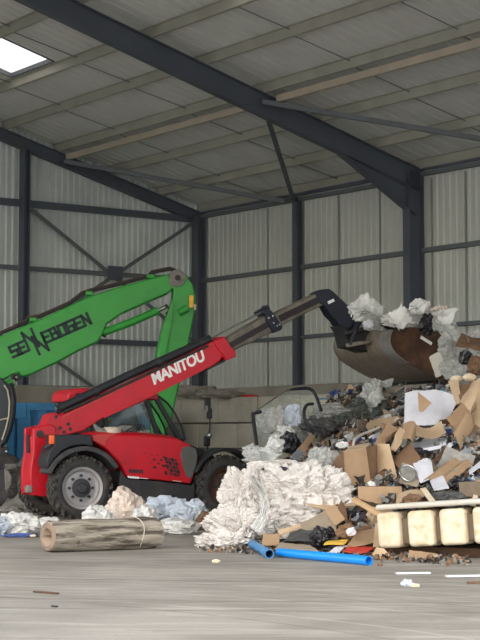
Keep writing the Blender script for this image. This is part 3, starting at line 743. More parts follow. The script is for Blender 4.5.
# bucket -----------------------------------------------------------------
BW = 2.5; yn = yc - BW / 2; yf = yc + BW / 2
prof = [(445, 380.5), (428, 374), (410, 364), (396, 354.5), (390.5, 346), (389.5, 338), (393, 329), (400, 322), (409, 318), (417, 317)]
bp_ = poly(prof, yn)
def curve_shell(pts, y0, y1, th, mk):
    mb = MB(); n = len(pts); vs = []; fs = []
    nor = []
    for i in range(n):
        a = pts[max(0, i - 1)]; b = pts[min(n - 1, i + 1)]; d = V((b[0] - a[0], b[1] - a[1])).normalized(); nor.append((d[1], -d[0]))
    K = 10
    for y in [y0 + (y1 - y0) * k / K for k in range(K + 1)]:
        for i, p in enumerate(pts):
            vs.append(V((p[0], y, p[1]))); vs.append(V((p[0] + nor[i][0] * th, y, p[1] + nor[i][1] * th)))
    w_ = 2 * n
    for k in range(K):
        for i in range(n - 1):
            a = k * w_ + 2 * i
            fs.append((a, a + 2, a + 2 + w_, a + w_)); fs.append((a + 1, a + 1 + w_, a + 3 + w_, a + 3))
        fs.append((k * w_, k * w_ + w_, k * w_ + w_ + 1, k * w_ + 1)); a = k * w_ + 2 * n - 2; fs.append((a, a + 1, a + 1 + w_, a + w_))
    for k in (0, K):
        for i in range(n - 1):
            a = k * w_ + 2 * i; fs.append((a, a + 1, a + 3, a + 2))
    mb.add(vs, fs, mk); return mb
def smooth_pts(p, it=2):
    for _ in range(it):
        q = [p[0]]
        for a, b in zip(p, p[1:]): q += [(a[0] * .75 + b[0] * .25, a[1] * .75 + b[1] * .25), (a[0] * .25 + b[0] * .75, a[1] * .25 + b[1] * .75)]
        q.append(p[-1]); p = q
    return p
bp_s = smooth_pts(bp_)
mb = curve_shell(bp_s, yn, yf, .03, 'steelbucket'); shell = mb.build('bucket_shell', parent=tele, smooth=50)
cheek = bp_s + [FT.px(430, 322, yn), FT.px(443, 338, yn), FT.px(449, 360, yn)]
for nm, y0, y1, mk in (('bucket_cheek', yn - .02, yn + .02, 'bucketrust'), ('bucket_cheek', yf - .02, yf + .02, 'bucketrust')):
    mb = MB(); mb.prism(cheek, y0, y1, mk); o = mb.build(nm, parent=shell, bevel=.005)
# grey wrap band at the near corner of the shell
mb = curve_shell([(a, b) for a, b in bp_s[10:34]], yn - .03, yn + .42, -.014, 'bucketgrey'); mb.build('side_band', parent=shell, smooth=50)
mb = MB(); a = bp_[0]; b = bp_[1]; d = V((a[0] - b[0], 0, a[1] - b[1])).normalized()
mb.beam(V((a[0], yn - .02, a[1])), V((a[0], yf + .02, a[1])), .16, .035, 'chassis', V((d.z, 0, -d.x)) * -1); mb.build('cutting_edge', parent=shell, bevel=.005)
for k in range(4):
    y = yn + .5 + k * .7; q = bp_s[12:30:3]
    mb = MB()
    for u, w_ in zip(q, q[1:]): mb.beam(V((u[0] - .02, y, u[1] - .02)), V((w_[0] - .02, y, w_[1] - .02)), .05, .06, 'chassis')
mb = MB(); mb.prism(poly([(421, 335.5), (432, 342.5), (431, 345.3), (420, 338.5)], yn - .02), yn - .035, yn - .02, 'white'); mb.build('white_plate', parent=shell)

# cab ----------------------------------------------------------------------
y0, y1 = 1.32, 2.28; cr = lambda px, py: FT.px(px, py, y0)
mb = MB(); mb.prism([cr(*p) for p in ((67, 395), (70, 390.5), (75, 388.5), (92, 388.5), (100, 390), (150, 391), (158, 394), (158, 400), (95, 399.5), (84, 402), (67, 401.5))], y0 - .04, y1 + .04, 'red'); cab = mb.build('cab_roof', parent=tele, bevel=.03)
mb = MB(); a, b = cr(77, 396); mb.box((a, y0 - .05, b), (.1, .03, .1), 'darkplast'); mb.build('roof_vent', parent=cab)
for (pa, pb, w_) in (((72, 402), (76, 450), .08), ((104, 399), (108, 452), .07), ((146, 398), (159, 440), .085), ((155, 396), (179, 438), .10)):
    for y in (y0, y1):
        mb = MB(); A = cr(*pa); B = cr(*pb); mb.beam(V((A[0], y, A[1])), V((B[0], y, B[1])), .06, w_, 'black'); mb.build('cab_pillar', parent=tele, bevel=.01)
mb = MB(); A = [cr(*p) for p in ((157, 396), (166, 403), (174, 414), (180, 426), (184, 440))]
mb.tube([V((p[0] + .03, y0, p[1])) for p in A], .022, 'black', 8); mb.build('windscreen_rim', parent=tele); mb = MB(); mb.tube([V((p[0] + .03, y1, p[1])) for p in A], .022, 'black', 8); mb.build('windscreen_rim', parent=tele)
mb = MB(); 
for y in (y0 + .01, y1 - .01): mb.prism([cr(*p) for p in ((74, 402), (146, 399), (160, 441), (76, 449))], y, y + .006, 'glass')
mb.build('door_glass', parent=tele, smooth=0)
mb = MB(); vs = []
for p in A:
    for y in (y0, y1): vs.append(V((p[0] + .03, y, p[1])))
mb.add(vs, [(2 * i, 2 * i + 2, 2 * i + 3, 2 * i + 1) for i in range(len(A) - 1)], 'glass'); mb.build('windscreen', parent=tele)
mb = MB(); mb.prism([cr(*p) for p in ((76, 446), (184, 438), (188, 452), (180, 500), (82, 500))], y0, y1, 'black'); mb.build('cab_body', parent=tele, bevel=.02)
mb = MB(); a, b = cr(118, 436); mb.box((a, 1.8, b), (.5, .5, .14), 'black'); mb.box((a - .26, 1.8, b + .32), (.12, .46, .6), 'black', Matrix.Rotation(-.15, 3, 'Y')); mb.build('driver_seat', parent=tele, bevel=.04)
mb = MB(); q0 = V(cr(140, 424)[0:1] + (1.8,) + cr(140, 424)[1:2]); mb.lathe([(.2, -.015), (.215, 0), (.2, .015), (.185, 0), (.2, -.015)], q0, 'z', 24, 'black'); mb.tube([q0, q0 + V((.12, 0, -.35))], .03, 'black', 8); mb.build('steering_wheel', parent=tele)
for px, py in ((59, 403.5), (62.5, 405.5), (58, 408.5)):
    c = T(px, py, y1 - .1); mb = MB(); mb.lathe([(.001, .05), (.05, .05), (.055, -.03), (.001, -.04)], c, 'y', 14, 'chrome'); mb.tube([c, c + V((0, 0, .08))], .015, 'black', 6); mb.build('work_lamp', parent=cab)
# exhaust cap, mirror and pipes over the bonnet
c = T(112, 436.5, .5); mb = MB(); mb.lathe([(.17, 0), (.18, .05), (.18, .15), (.15, .18), (.001, .19)], c, 'z', 24, 'seat'); mb.build('air_intake_cap', parent=tele)
mb = MB(); mb.tube([T(94, 424, .45), T(98, 430, .45), T(107, 433, .45), T(116, 432, .45)], [.02, .06, .07, .05], 'greyscrap', 10); mb.build('intake_duct', parent=tele)
mb = MB(); c = T(127, 429, .7); mb.box(c, (.34, .2, .13), 'greyscrap'); mb.box(c + V((.3, 0, -.05)), (.3, .22, .09), 'greyscrap'); mb.build('battery_cover', parent=tele, bevel=.06, seg=3)
mb = MB()
for k in range(3): mb = MB(); mb.tube([T(121 + 5 * k, 436, .6), T(128 + 5 * k, 430, .6), T(137 + 3 * k, 425, .6), T(140 + 3 * k, 431, .6)], .018, 'black', 8); mb.build('hydraulic_hose', parent=tele)
mb = MB(); mb.box(T(109, 420.5, 1.5), (.14, .1, .1), 'lime'); mb.build('lime_grab_handle', parent=tele, bevel=.02)
# front mirror mast
mb = MB(); mb.tube([T(207, 452, 1.9), T(208, 440, 1.9), T(210, 428, 1.9), T(209.5, 402, 1.9)], .018, 'black', 8); mast = mb.build('mirror_mast', parent=tele)
for (px, py, w_, h) in ((207.5, 404, .14, .26), (209.5, 413.5, .12, .22), (207, 441, .14, .22)):
    mb = MB(); mb.box(T(px, py, 1.86), (w_, .06, h), 'black'); mb.build('wing_mirror', parent=mast, bevel=.025)
c = T(209, 436, 1.82); mb = MB(); mb.lathe([(.001, -.06), (.05, -.05), (.055, .02), (.001, .05)], c, 'y', 12, 'chrome'); mb.build('head_lamp', parent=mast)
c = T(206.5, 408.5, 1.82); mb = MB(); mb.box(c, (.05, .02, .12), 'greyscrap'); mb.build('mirror_glass', parent=mast)
# ------------------------------------------------------------------ green material handler behind
FS = Frame(P(0, 440, 39.0) * 1.0, radians(8)); FS.o.z = 0
hand = empty('material_handler', FS.o, FS.a, 'large green material handler with its boom reaching behind the red telehandler', 'material handler')
def S(px, py, y=0.0): x, z = FS.px(px, py, y); return V((x, y, z))
def sp(pts, y=0.0): return [FS.px(a, b, y) for a, b in pts]
mb = MB(); bt = .55
mb.prism(sp([(-30, 362), (-10, 341), (0, 336), (30, 323.5), (58, 311), (87, 297), (118, 287), (160, 276), (172, 273), (180, 272), (185, 277), (182, 283), (173, 289), (168, 293.5), (150, 301), (122, 313.5), (107, 324), (103, 334), (98, 342), (80, 350), (58, 362), (30, 375), (22, 377), (19, 373), (12, 375), (0, 382), (-20, 395), (-34, 398)], -bt / 2), -bt / 2, bt / 2, 'green')
sboom = mb.build('main_boom', parent=hand, bevel=.04)
mb = MB(); at = .42
mb.prism(sp([(171, 282), (174, 273.5), (181, 271), (187, 275), (193, 284), (196, 296), (196.5, 304), (194, 318), (190.5, 335), (186, 360), (178, 390), (172, 420), (160, 445), (150, 445), (151, 420), (155, 380), (157, 355), (161, 335), (166, 318), (170, 308), (173, 299), (173.5, 290)], -bt / 2 - .03), -bt / 2 - .03, bt / 2 + .03, 'green')
arm = mb.build('dipper_arm', parent=hand, bevel=.04)
mb = MB(); mb.prism(sp([(171, 302), (174.5, 300), (171, 330), (164, 362), (158, 362), (161, 335), (166, 318)], -bt / 2 - .06), -bt / 2 - .07, -bt / 2 - .03, 'green'); mb.build('arm_edge_plate', parent=arm, bevel=.01)
c = S(177.5, 278, -bt / 2 - .06); mb = MB(); mb.lathe([(.001, -.06), (.1, -.06), (.1, -.03), (.2, -.03), (.21, .03)], c, 'y', 22, 'greyscrap'); mb.lathe([(.001, -.08), (.07, -.08), (.07, -.05)], c, 'y', 14, 'darkplast'); mb.build('pivot_pin', parent=arm)
mb = MB(); mb.prism(sp([(168.5, 281), (172, 276), (176, 280), (175, 286), (172, 287)], -bt / 2 - .06), -bt / 2 - .08, -bt / 2 - .03, 'greyscrap'); mb.build('joint_plate', parent=arm, bevel=.01)
mb = MB(); mb.box(S(191.5, 301.5, -.35), (.11, .04, .3), 'yellow'); mb.build('lamp_housing', parent=arm, bevel=.02)
mb = MB(); mb.box(S(195, 307, -.33), (.06, .1, .14), 'seat'); mb.build('lamp_bracket', parent=arm, bevel=.02)
mb = MB(); mb.tube([S(179, 313, -.35), S(187, 308, -.35)], .09, 'green', 12); mb.build('arm_lug', parent=arm)
mb = MB(); mb.tube([S(103, 332.5, -.15), S(132, 322, -.15), S(158, 310.5, -.15)], .095, 'green', 16); sc1 = mb.build('arm_cylinder', parent=hand)
mb = MB(); mb.tube([S(157, 311, -.15), S(168, 306, -.15)], .05, 'chrome', 12); mb.build('piston_rod', parent=sc1)
mb = MB(); mb.tube([S(102, 334, -.15), S(104, 337, -.15), S(103, 331, -.15)], .05, 'darkplast', 8); mb.tube([S(165, 305, -.2), S(170, 310, -.2), S(166, 314, -.2)], .035, 'darkplast', 8); mb.build('cylinder_hose', parent=sc1)
# lower lift cylinder and grab
mb = MB(); mb.tube([S(-14, 397, -.4), S(0, 388, -.4), S(13, 381.5, -.4)], .11, 'green', 14); mb.build('lift_cylinder', parent=hand)
mb = MB(); mb.tube([S(10, 381, -.4), S(14, 375, -.4), S(18, 374.5, -.4), S(19.5, 378, -.4), S(16, 380, -.4), S(14.5, 377.5, -.4)], .04, 'darkplast', 8); mb.build('hose_loop', parent=hand)
mb = MB(); mb.tube([S(155, 440, 0), S(154, 452, 0)], .16, 'darkplast', 12); gr = mb.build('grab_rotator', parent=hand)
for k in range(4):
    s_ = (-1, 1)[k % 2]; yy = (-.3, .3)[k // 2]
    mb = MB(); c0 = S(154, 454, yy); mb.tube([c0, c0 + V((s_ * .45, 0, -.3)), c0 + V((s_ * .5, 0, -.75)), c0 + V((s_ * .12, 0, -1.0))], [.1, .12, .1, .04], 'green', 8); mb.build('grab_tine', parent=gr)
# lettering built from strokes
LET = {
 'S': [[(1, 1), (0, 1), (0, .5), (1, .5), (1, 0), (0, 0)]],
 'E': [[(1, 1), (0, 1), (0, 0), (1, 0)], [(0, .5), (.8, .5)]],
 'B': [[(0, 0), (0, 1), (.85, 1), (.85, .5), (0, .5)], [(.85, .5), (1, .5), (1, 0), (0, 0)]],
 'O': [[(0, 0), (0, 1), (1, 1), (1, 0), (0, 0)]],
 'G': [[(1, 1), (0, 1), (0, 0), (1, 0), (1, .5), (.5, .5)]],
 'N': [[(0, 0), (0, 1), (1, 0), (1, 1)]]}
def strokes(ch, org, du, dv, w, h, th, y):
    mb = MB()
    for st in LET[ch]:
        q = [org + du * (a * w) + dv * (b * h) for a, b in st]
        for a, b in zip(q, q[1:]):
            d = (b - a).normalized() * th * .5
            mb.beam(a - d, b + d, .012, th, 'logo_dark', V((0, 1, 0)).cross((b - a).normalized()))
    return mb
pa, pb = S(12.5, 358.4, -bt / 2 - .006), S(96, 321.8, -bt / 2 - .006)
du = (pb - pa).normalized(); dv = V((0, -1, 0)).cross(du).normalized(); ln = (pb - pa).length
h = .31; word = MB(); x = 0.0
lay = [('S', 0, h, 0), ('E', .098, h, 0), ('N', .19, .50, 0), ('N', .272, .50, -.18), ('E', .385, h, 0), ('B', .48, h, 0), ('O', .575, h, 0), ('G', .672, h, 0), ('E', .768, h, 0), ('N', .862, h, 0)]
for ch, fx, hh, dz in lay:
    w_ = .066 * ln + (.13 if hh > .4 else .03)
    b_ = strokes(ch, pa + du * (fx * ln + .03) + dv * (dz + .02), du, dv, w_ - .03, hh - .06, 0.066 if hh < .4 else .062, 0)
    off = len(word.v); word.v += b_.v; word.f += [tuple(off + i for i in f) for f in b_.f]; word.mi += b_.mi; word.mats = b_.mats
word.build('manufacturer_lettering', parent=sboom, smooth=0)
# hoses along the top
for k, (o_, mk) in enumerate(((0, 'darkplast'), (1.3, 'darkplast'), (2.2, 'brownscrap'))):
    mb = MB(); mb.tube([S(a, b - o_ * .8, -.12 + .1 * k) for a, b in ((-8, 337.5), (12, 329), (24, 323), (30, 318.5), (40, 317), (58, 309), (70, 303.5), (82, 294), (92, 291), (120, 284.5), (148, 277), (152, 273), (170, 269.5), (176, 272))], .032, mk, 8); mb.build('boom_hose', parent=hand)
mb = MB()
for a, b in ((33, 319), (89, 293), (150, 276)): mb = MB(); mb.box(S(a, b + 1, 0), (.18, .5, .1), 'green'); mb.build('hose_clamp', parent=hand, bevel=.02)
# upper carriage at the frame edge: cab, deck, undercarriage
mb = MB(); mb.prism(sp([(-100, 452), (2, 446), (6, 452), (6, 462), (-100, 470)], -1.3), -1.3, 1.3, 'greyscrap'); mb.build('deck', parent=hand, bevel=.03)
mb = MB(); mb.prism(sp([(-95, 447), (-30, 447), (-30, 396), (-60, 390), (-95, 400)], -1.2), -1.2, 1.2, 'green'); mb.build('engine_housing', parent=hand, bevel=.06)
mb = MB(); mb.prism(sp([(-26, 447), (1, 446), (10, 430), (12.5, 405), (9, 386), (2, 378), (-24, 378)], -1.35), -1.35, -.45, 'blackglass'); cabg = mb.build('cab_window', parent=hand, bevel=.03)
mb = MB()
arc_o = [(0, 446), (5, 440), (9, 430), (12.5, 415), (13.5, 400), (12, 390), (9, 384)]
mb.tube([S(a, b, -1.36) for a, b in arc_o], .07, 'black', 8); mb.tube([S(a, b, -.45) for a, b in arc_o], .07, 'black', 8)
mb.build('cab_frame', parent=hand)
mb = MB(); mb.tube([S(a, b, -1.44) for a, b in ((2, 440), (6, 428), (9, 415), (9.5, 402), (7.5, 390), (4, 385))], .02, 'seat', 6); mb.tube([S(a, b, -1.44) for a, b in ((-1, 420), (9, 418))], .02, 'seat', 6); mb.build('cab_rail', parent=hand)
mb = MB(); mb.box(S(4, 452, -1.4), (.2, .12, .22), 'black'); mb.box(S(6.5, 451.5, -1.46), (.06, .04, .06), 'chrome'); mb.build('work_lamp', parent=hand, bevel=.02)
mb = MB(); mb.box(S(-1, 454.5, -1.42), (.1, .06, .1), 'orange'); mb.build('marker_lamp', parent=hand)
mb = MB(); mb.prism(sp([(-110, 462), (14, 456), (22, 462), (22, 486), (-110, 492)], -1.1), -1.1, 1.1, 'chassis'); mb.build('undercarriage', parent=hand, bevel=.03)
for (px) in (-78, -2):
    for yy, sd_ in ((-1.3, -1), (1.3, 1)):
        c = S(px, 480, yy); r = c.z if c.z > .3 else .55; c.z = .62
        mb = MB(); mb.lathe([(.25, -.16), (.3, -.2), (.55, -.2), (.62, -.14), (.62, .14), (.55, .2), (.3, .2), (.25, .16)], c, 'y', 32, 'rubber'); mb.lathe([(.001, -.12), (.26, -.12), (.26, .12), (.001, .12)], c, 'y', 20, 'rim_dark'); mb.build('wheel', parent=hand)
mb = MB(); c = S(15, 472, -1.25); c.z = 0
mb.prism([(c.x - .3, .0), (c.x + .35, .0), (c.x + .3, .16), (c.x + .1, .2), (c.x + .05, 1.0), (c.x - .25, 1.0), (c.x - .2, .2)], -1.5, -1.15, 'greyscrap'); mb.build('outrigger', parent=hand, bevel=.02)
# ------------------------------------------------------------------ blue skip
FB = Frame(P(8, 440, 42.0), radians(6)); FB.o.z = 0
skip = empty('waste_container', FB.o, FB.a, 'blue open-top steel waste container standing behind the red telehandler', 'container')
bx = lambda px, py: FB.px(px, py, 0)
x0 = bx(8, 440)[0]; x1 = bx(147, 440)[0]; zt = bx(60, 403)[1]
mb = MB(); wd = 1.5
for (y_, ) in ((0.0,), (wd,)): mb.box(((x0 + x1) / 2, y_, (zt + .25) / 2), (x1 - x0, .06, zt - .25), 'blue_skip')
mb.box((x0, wd / 2, (zt + .25) / 2), (.06, wd, zt - .25), 'blue_skip'); mb.box((x1, wd / 2, (zt + .25) / 2), (.06, wd, zt - .25), 'blue_skip'); mb.box(((x0 + x1) / 2, wd / 2, .25), (x1 - x0, wd, .08), 'blue_dark')
body = mb.build('container_body', parent=skip)
mb = MB(); mb.box(((x0 + x1) / 2, -.05, zt - .1), (x1 - x0 + .1, .16, .2), 'blue_skip'); mb.box(((x0 + x1) / 2, wd + .05, zt - .1), (x1 - x0 + .1, .16, .2), 'blue_skip'); mb.build('top_rail', parent=skip, bevel=.01)
for px in (10.5, 24, 42, 60, 80, 98, 116, 134, 146):
    a = bx(px, 440)[0]; mb = MB(); mb.box((a, -.08, (zt - .2 + .3) / 2), (.2 if px != 24 else .34, .12, zt - .5), 'blue_skip'); mb.build('side_post', parent=skip, bevel=.01)
mb = MB(); mb.box((bx(17, 440)[0], -.1, zt - .22), (.5, .1, .36), 'blue_skip'); mb.build('lifting_bracket', parent=skip, bevel=.02)
for a in (x0 + .3, x1 - .3):
    mb = MB(); mb.box((a, wd / 2, .11), (.16, wd, .22), 'blue_dark'); mb.build('skid', parent=skip)
# ------------------------------------------------------------------ the waste heap
def sm(a, b, x):
    t = min(1, max(0, (x - a) / (b - a))); return t * t * (3 - 2 * t)
def heap_h(X, D):
    toe = 22.6 - 1.0 * sm(1.5, 4.2, X) + 2.6 * (1 - sm(.2, 1.7, X))
    r = D - toe
    if r <= 0: base = 0
    else: base = r
    cap_f = 1.35 + .35 * sm(1.2, 2.2, X) + 1.05 * sm(2.2, 4.0, X) + .35 * sm(4.2, 5.6, X)       # front heap
    slope = .46 + .04 * sm(2, 4, X)
    h1 = cap_f * (1 - exp(-max(0, r) * slope * 1.25 / cap_f))
    h1 *= sm(-.1, 1.0, X - 1.1 * sm(26, 29, D)) * (1 - sm(31.5, 36.5, D))
    # back heap against the block wall
    b = 2.35 * exp(-((X - 2.6) / 2.0) ** 4) * exp(-((D - 34.4) / 2.9) ** 4)
    b *= 1 - .4 * (1 - sm(.9, 2.2, X))
    h = max(h1, b) + .25 * min(h1, b) / 2.4
    d_ = V((X, D, 0)) - O3; s_, t_ = d_.dot(A_), d_.dot(B_)
    h *= sm(3.7, 4.5, t_) if s_ < 13 else sm(.8, 1.8, t_)
    if h > .05: h += .16 * (noise.fractal(V((X * 1.3, D * 1.3, 0)), 1, 2, 4)) * min(1, h)
    return max(0.0, h) if h > .03 else -.05
def hit(px, py, up=0.0):
    """where the line of sight of a photo point meets the heap"""
    u, w = ray(px, py); D = 20.5
    while D < 42:
        z = EYE + w * D
        if z <= heap_h(u * D, D) + up or (z < 0): return D
        D += .05
    return None
x0, x1, y0, y1 = -.6, 9.5, 20.6, 38.6; nx, ny = 180, 260
mb = MB(); mb.m('heap'); mks = ['heap', 'heap', 'heap', 'greyscrap', 'brownscrap', 'darkplast', 'card_dark', 'film_grey', 'paper', 'blueplast', 'redplast', 'tarp']
rnd = random.Random(3)
for j in range(ny + 1):
    for i in range(nx + 1):
        X = x0 + (x1 - x0) * i / nx; D = y0 + (y1 - y0) * j / ny; h = heap_h(X, D)
        if h > .05: h += .10 * (noise.noise(V((X * 6, D * 6, 2))) + .6 * noise.noise(V((X * 14, D * 14, 5))))
        jx, jy = (rnd.uniform(-.02, .02), rnd.uniform(-.025, .025)) if h > 0 else (0, 0)
        mb.v.append(V((X + jx, D + jy, max(h, -.05))))
for j in range(ny):
    for i in range(nx):
        a = j * (nx + 1) + i; q = (a, a + 1, a + nx + 2, a + nx + 1)
        if max(mb.v[k].z for k in q) < 0: continue
        mb.f.append(q); mb.mi.append(0)
mound = mb.build('waste_heap', smooth=0, fix=False)
tag(mound, 'long mound of mixed dusty rubbish filling the bay under the raised bucket', 'waste heap', kind='stuff')

# small uncountable shreds lying all over the mound -----------------------
mb = MB()
pal = ['heap'] * 6 + ['greyscrap'] * 7 + ['brownscrap'] * 4 + ['darkplast'] * 6 + ['film_grey'] * 5 + ['film_white'] * 3 + ['card_dark'] * 3 + ['card'] * 2 + ['paper'] * 3 + ['blueplast', 'redplast', 'tarp', 'greyplast', 'greyplast', 'net', 'blue_bag', 'tarp', 'tarp']
def shred(mb, c, s, mk, rnd):
    ax = V((rnd.gauss(0, 1), rnd.gauss(0, 1), rnd.gauss(0, .7))).normalized(); bx_ = ax.cross(V((rnd.gauss(0, 1), rnd.gauss(0, 1), rnd.gauss(0, 1)))).normalized(); n_ = ax.cross(bx_)
    l, w = s, s * rnd.uniform(.35, .9); vs = []
    for i in range(4):
        for j in range(3):
            k = n_ * (s * rnd.uniform(-.22, .22))
            vs.append(c + ax * (l * (i / 3 - .5) + rnd.uniform(-.1, .1) * s) + bx_ * (w * (j / 2 - .5) + rnd.uniform(-.1, .1) * s) + k)
    mb.add(vs, [(i * 3 + j, i * 3 + j + 1, i * 3 + j + 4, i * 3 + j + 3) for i in range(3) for j in range(2)], mk)
for _ in range(15000):
    X = rnd.uniform(-.2, 7.5); D = rnd.uniform(21.2, 37.5)
    if X / D > .2: continue
    h = heap_h(X, D)
    if h < .12: continue
    shred(mb, V((X, D, h + rnd.uniform(0, .1))), rnd.choice((.08, .11, .15, .2)) * rnd.uniform(.7, 1.3), rnd.choice(pal), rnd)
o = mb.build('litter_shreds', smooth=0, fix=False); tag(o, 'countless small shreds of film, paper and scrap strewn over the heap', 'litter', kind='stuff')

# ------------------------------------------------------------------ shape makers
def fbm(p, f, o=3): return noise.fractal(p * f, 1, 2.1, o)
def ridged(p, f): 
    return 1 - abs(noise.noise(p * f)) * 2
def lump(name, c, r, mk, seed=0, f=3.0, amp=.28, crease=.16, sub=4, flat=.15, parent=None, rot=0.0, wads=0.0, wf=5.0, expo=1.0, facet=True):
    """crumpled bag or film wad: broad folds with sharp creases between flat facets"""
    bm = bmesh.new(); bmesh.ops.create_icosphere(bm, subdivisions=sub, radius=1)
    sd_ = V((seed * 7.3, seed * 3.1, seed * 1.7)); Rz = Matrix.Rotation(rot, 3, 'Z'); rn = random.Random(seed * 13 + 5)
    for v in bm.verts:
        d = v.co.normalized(); e = d.copy()
        if expo != 1.0: e = V([math.copysign(abs(k) ** expo, k) for k in d])
        w_ = d + V((noise.noise(d * 1.7 + sd_), noise.noise(d * 1.7 - sd_), noise.noise(d * 1.7 + sd_ * 2))) * .5
        k = 1 + amp * noise.fractal(d * f * .5 + sd_, 1, 2, 2)
        c1 = noise.voronoi(w_ * f * .8 + sd_)[0]; c2 = noise.voronoi(w_ * f * 1.9 - sd_)[0]
        k += crease * (min(.5, c1[1] - c1[0]) * 1.3 - .25) + crease * .55 * (min(.4, c2[1] - c2[0]) * 1.5 - .25)
        if wads:
            ds = noise.voronoi(V((e.x * r[0], e.y * r[1], e.z * r[2])) * wf + sd_)[0]; g_ = ds[1] - ds[0]
            k += wads * (1 - exp(-5 * g_)) - wads * .55
        if facet: k += rn.uniform(-1, 1) * .035 * (1 + 3 * crease)
        q = V((e.x * r[0], e.y * r[1], e.z * r[2])) * k
        if q.z < -r[2] * (1 - flat): q.z = -r[2] * (1 - flat) + (q.z + r[2] * (1 - flat)) * .1
        v.co = Rz @ q
    me = bpy.data.meshes.new(name); bm.to_mesh(me); bm.free(); me.materials.append(M[mk])
    me.shade_smooth()
    if facet: me.set_sharp_from_angle(angle=radians(24))
    o = bpy.data.objects.new(name, me); COL.objects.link(o); o.location = c
    if parent: o.parent = parent
    return o
def sheet(name, q, mk, th=.012, nu=12, nv=10, bend=0.0, bend2=0.0, cr=.02, seed=0, jag=0.0, parent=None, fold=0.0, edge=None):
    """board or film spanned by four corner points, bent, creased and given thickness"""
    a, b, c, d = [V(p) for p in q]
    n = (b - a).cross(d - a).normalized(); rn = random.Random(seed + 11); sv = V((seed * 1.37, seed * 2.1, 0))
    top = []
    for i in range(nu + 1):
        for j in range(nv + 1):
            u, v = i / nu, j / nv
            if jag:
                if i in (0, nu): u += rn.uniform(-jag, jag) if i else rn.uniform(-jag, jag)
                if j in (0, nv): v += rn.uniform(-jag, jag)
            p = (a * (1 - u) + b * u) * (1 - v) + (d * (1 - u) + c * u) * v
            k = bend * sin(pi * min(1, max(0, u))) + bend2 * sin(pi * min(1, max(0, v))) + cr * fbm(p + sv, 2.2, 3) * 1.6
            if fold: k += fold * (1 - abs(2 * ((u * 2) % 1) - 1))
            top.append(p + n * k)
    N = len(top); vs = top + [p - n * th for p in top]; fs = []; W_ = nv + 1
    for i in range(nu):
        for j in range(nv):
            k = i * W_ + j; fs.append((k, k + W_, k + W_ + 1, k + 1)); fs.append((N + k, N + k + 1, N + k + W_ + 1, N + k + W_))
    rim = [i * W_ for i in range(nu + 1)] + [nu * W_ + j for j in range(1, nv + 1)] + [i * W_ + nv for i in range(nu - 1, -1, -1)] + [j for j in range(nv - 1, 0, -1)]
    for k in range(len(rim)):
        x, y = rim[k], rim[(k + 1) % len(rim)]; fs.append((x, y, N + y, N + x))
    mb = MB(); mb.add(vs, fs, mk)
    if edge: pass
    o = mb.build(name, parent=parent, smooth=35)
    return o if parent else centre(o)
def at(px, py, lift=.08, D=None):
    """photo point on the heap surface, lifted a little off it"""
    if D is None:
        D = hit(px, py); D = (D or 27.0) - lift * 2.2
    return P(px, py, D)
def board(name, pts, mk, label, cat, lift=.1, D=None, **k):
    g = k.pop('group', None)
    Ds = D if isinstance(D, (list, tuple)) else [D] * 4
    o = sheet(name, [at(p[0], p[1], lift, d) for p, d in zip(pts, Ds)], mk, **k); return tag(o, label, cat, g)
def carton(name, px, py, D, size, rz, label, cat='box', mk='card', flaps=(), tilt=(0, 0), tape=True, parent_lbl=None, closed=True, lab=None):
    """cardboard box standing at a photo point; flaps: list of (side, angle)"""
    root = empty(name, P(px, py, D), 0, label, cat); root.rotation_euler = (tilt[0], tilt[1], rz)
    w, d, h = size; t = .008; mb = MB()
    for s_ in (-1, 1):
        mb.box((s_ * w / 2, 0, h / 2), (t, d, h), mk); mb.box((0, s_ * d / 2, h / 2), (w, t, h), mk)
    mb.box((0, 0, t / 2), (w, d, t), mk)
    if closed: mb.box((0, 0, h), (w, d, t), mk)
    mb.build('box_body', parent=root, smooth=0, bevel=.003, seg=1)
    if closed and tape:
        tp = MB(); tp.box((0, 0, h + .006), (w + .01, .05, .004), 'card_dark'); tp.build('tape_strip', parent=root, smooth=0)
    for sd_, ang in flaps:
        f = MB(); L_ = d * .48 if sd_ in 'lr' else d * .5
        if sd_ in 'fb':
            s_ = -1 if sd_ == 'f' else 1; o1 = V((-w / 2, s_ * d / 2, h)); ex = V((w, 0, 0)); ey = V((0, s_ * cos(ang), sin(ang))) * L_
        else:
            s_ = -1 if sd_ == 'l' else 1; o1 = V((s_ * w / 2, -d / 2, h)); ex = V((0, d, 0)); ey = V((s_ * cos(ang), 0, sin(ang))) * L_
        sheet('flap', [o1, o1 + ex, o1 + ex * .97 + ey, o1 + ex * .03 + ey], mk, .006, 6, 5, bend2=.015, cr=.01, seed=int(px), parent=root)
    if lab:
        x_, z_, w_, h_, m_ = lab; f = MB(); f.box((x_, -d / 2 - .006, z_), (w_, .004, h_), m_); f.build('box_label', parent=root, smooth=0)
    return root

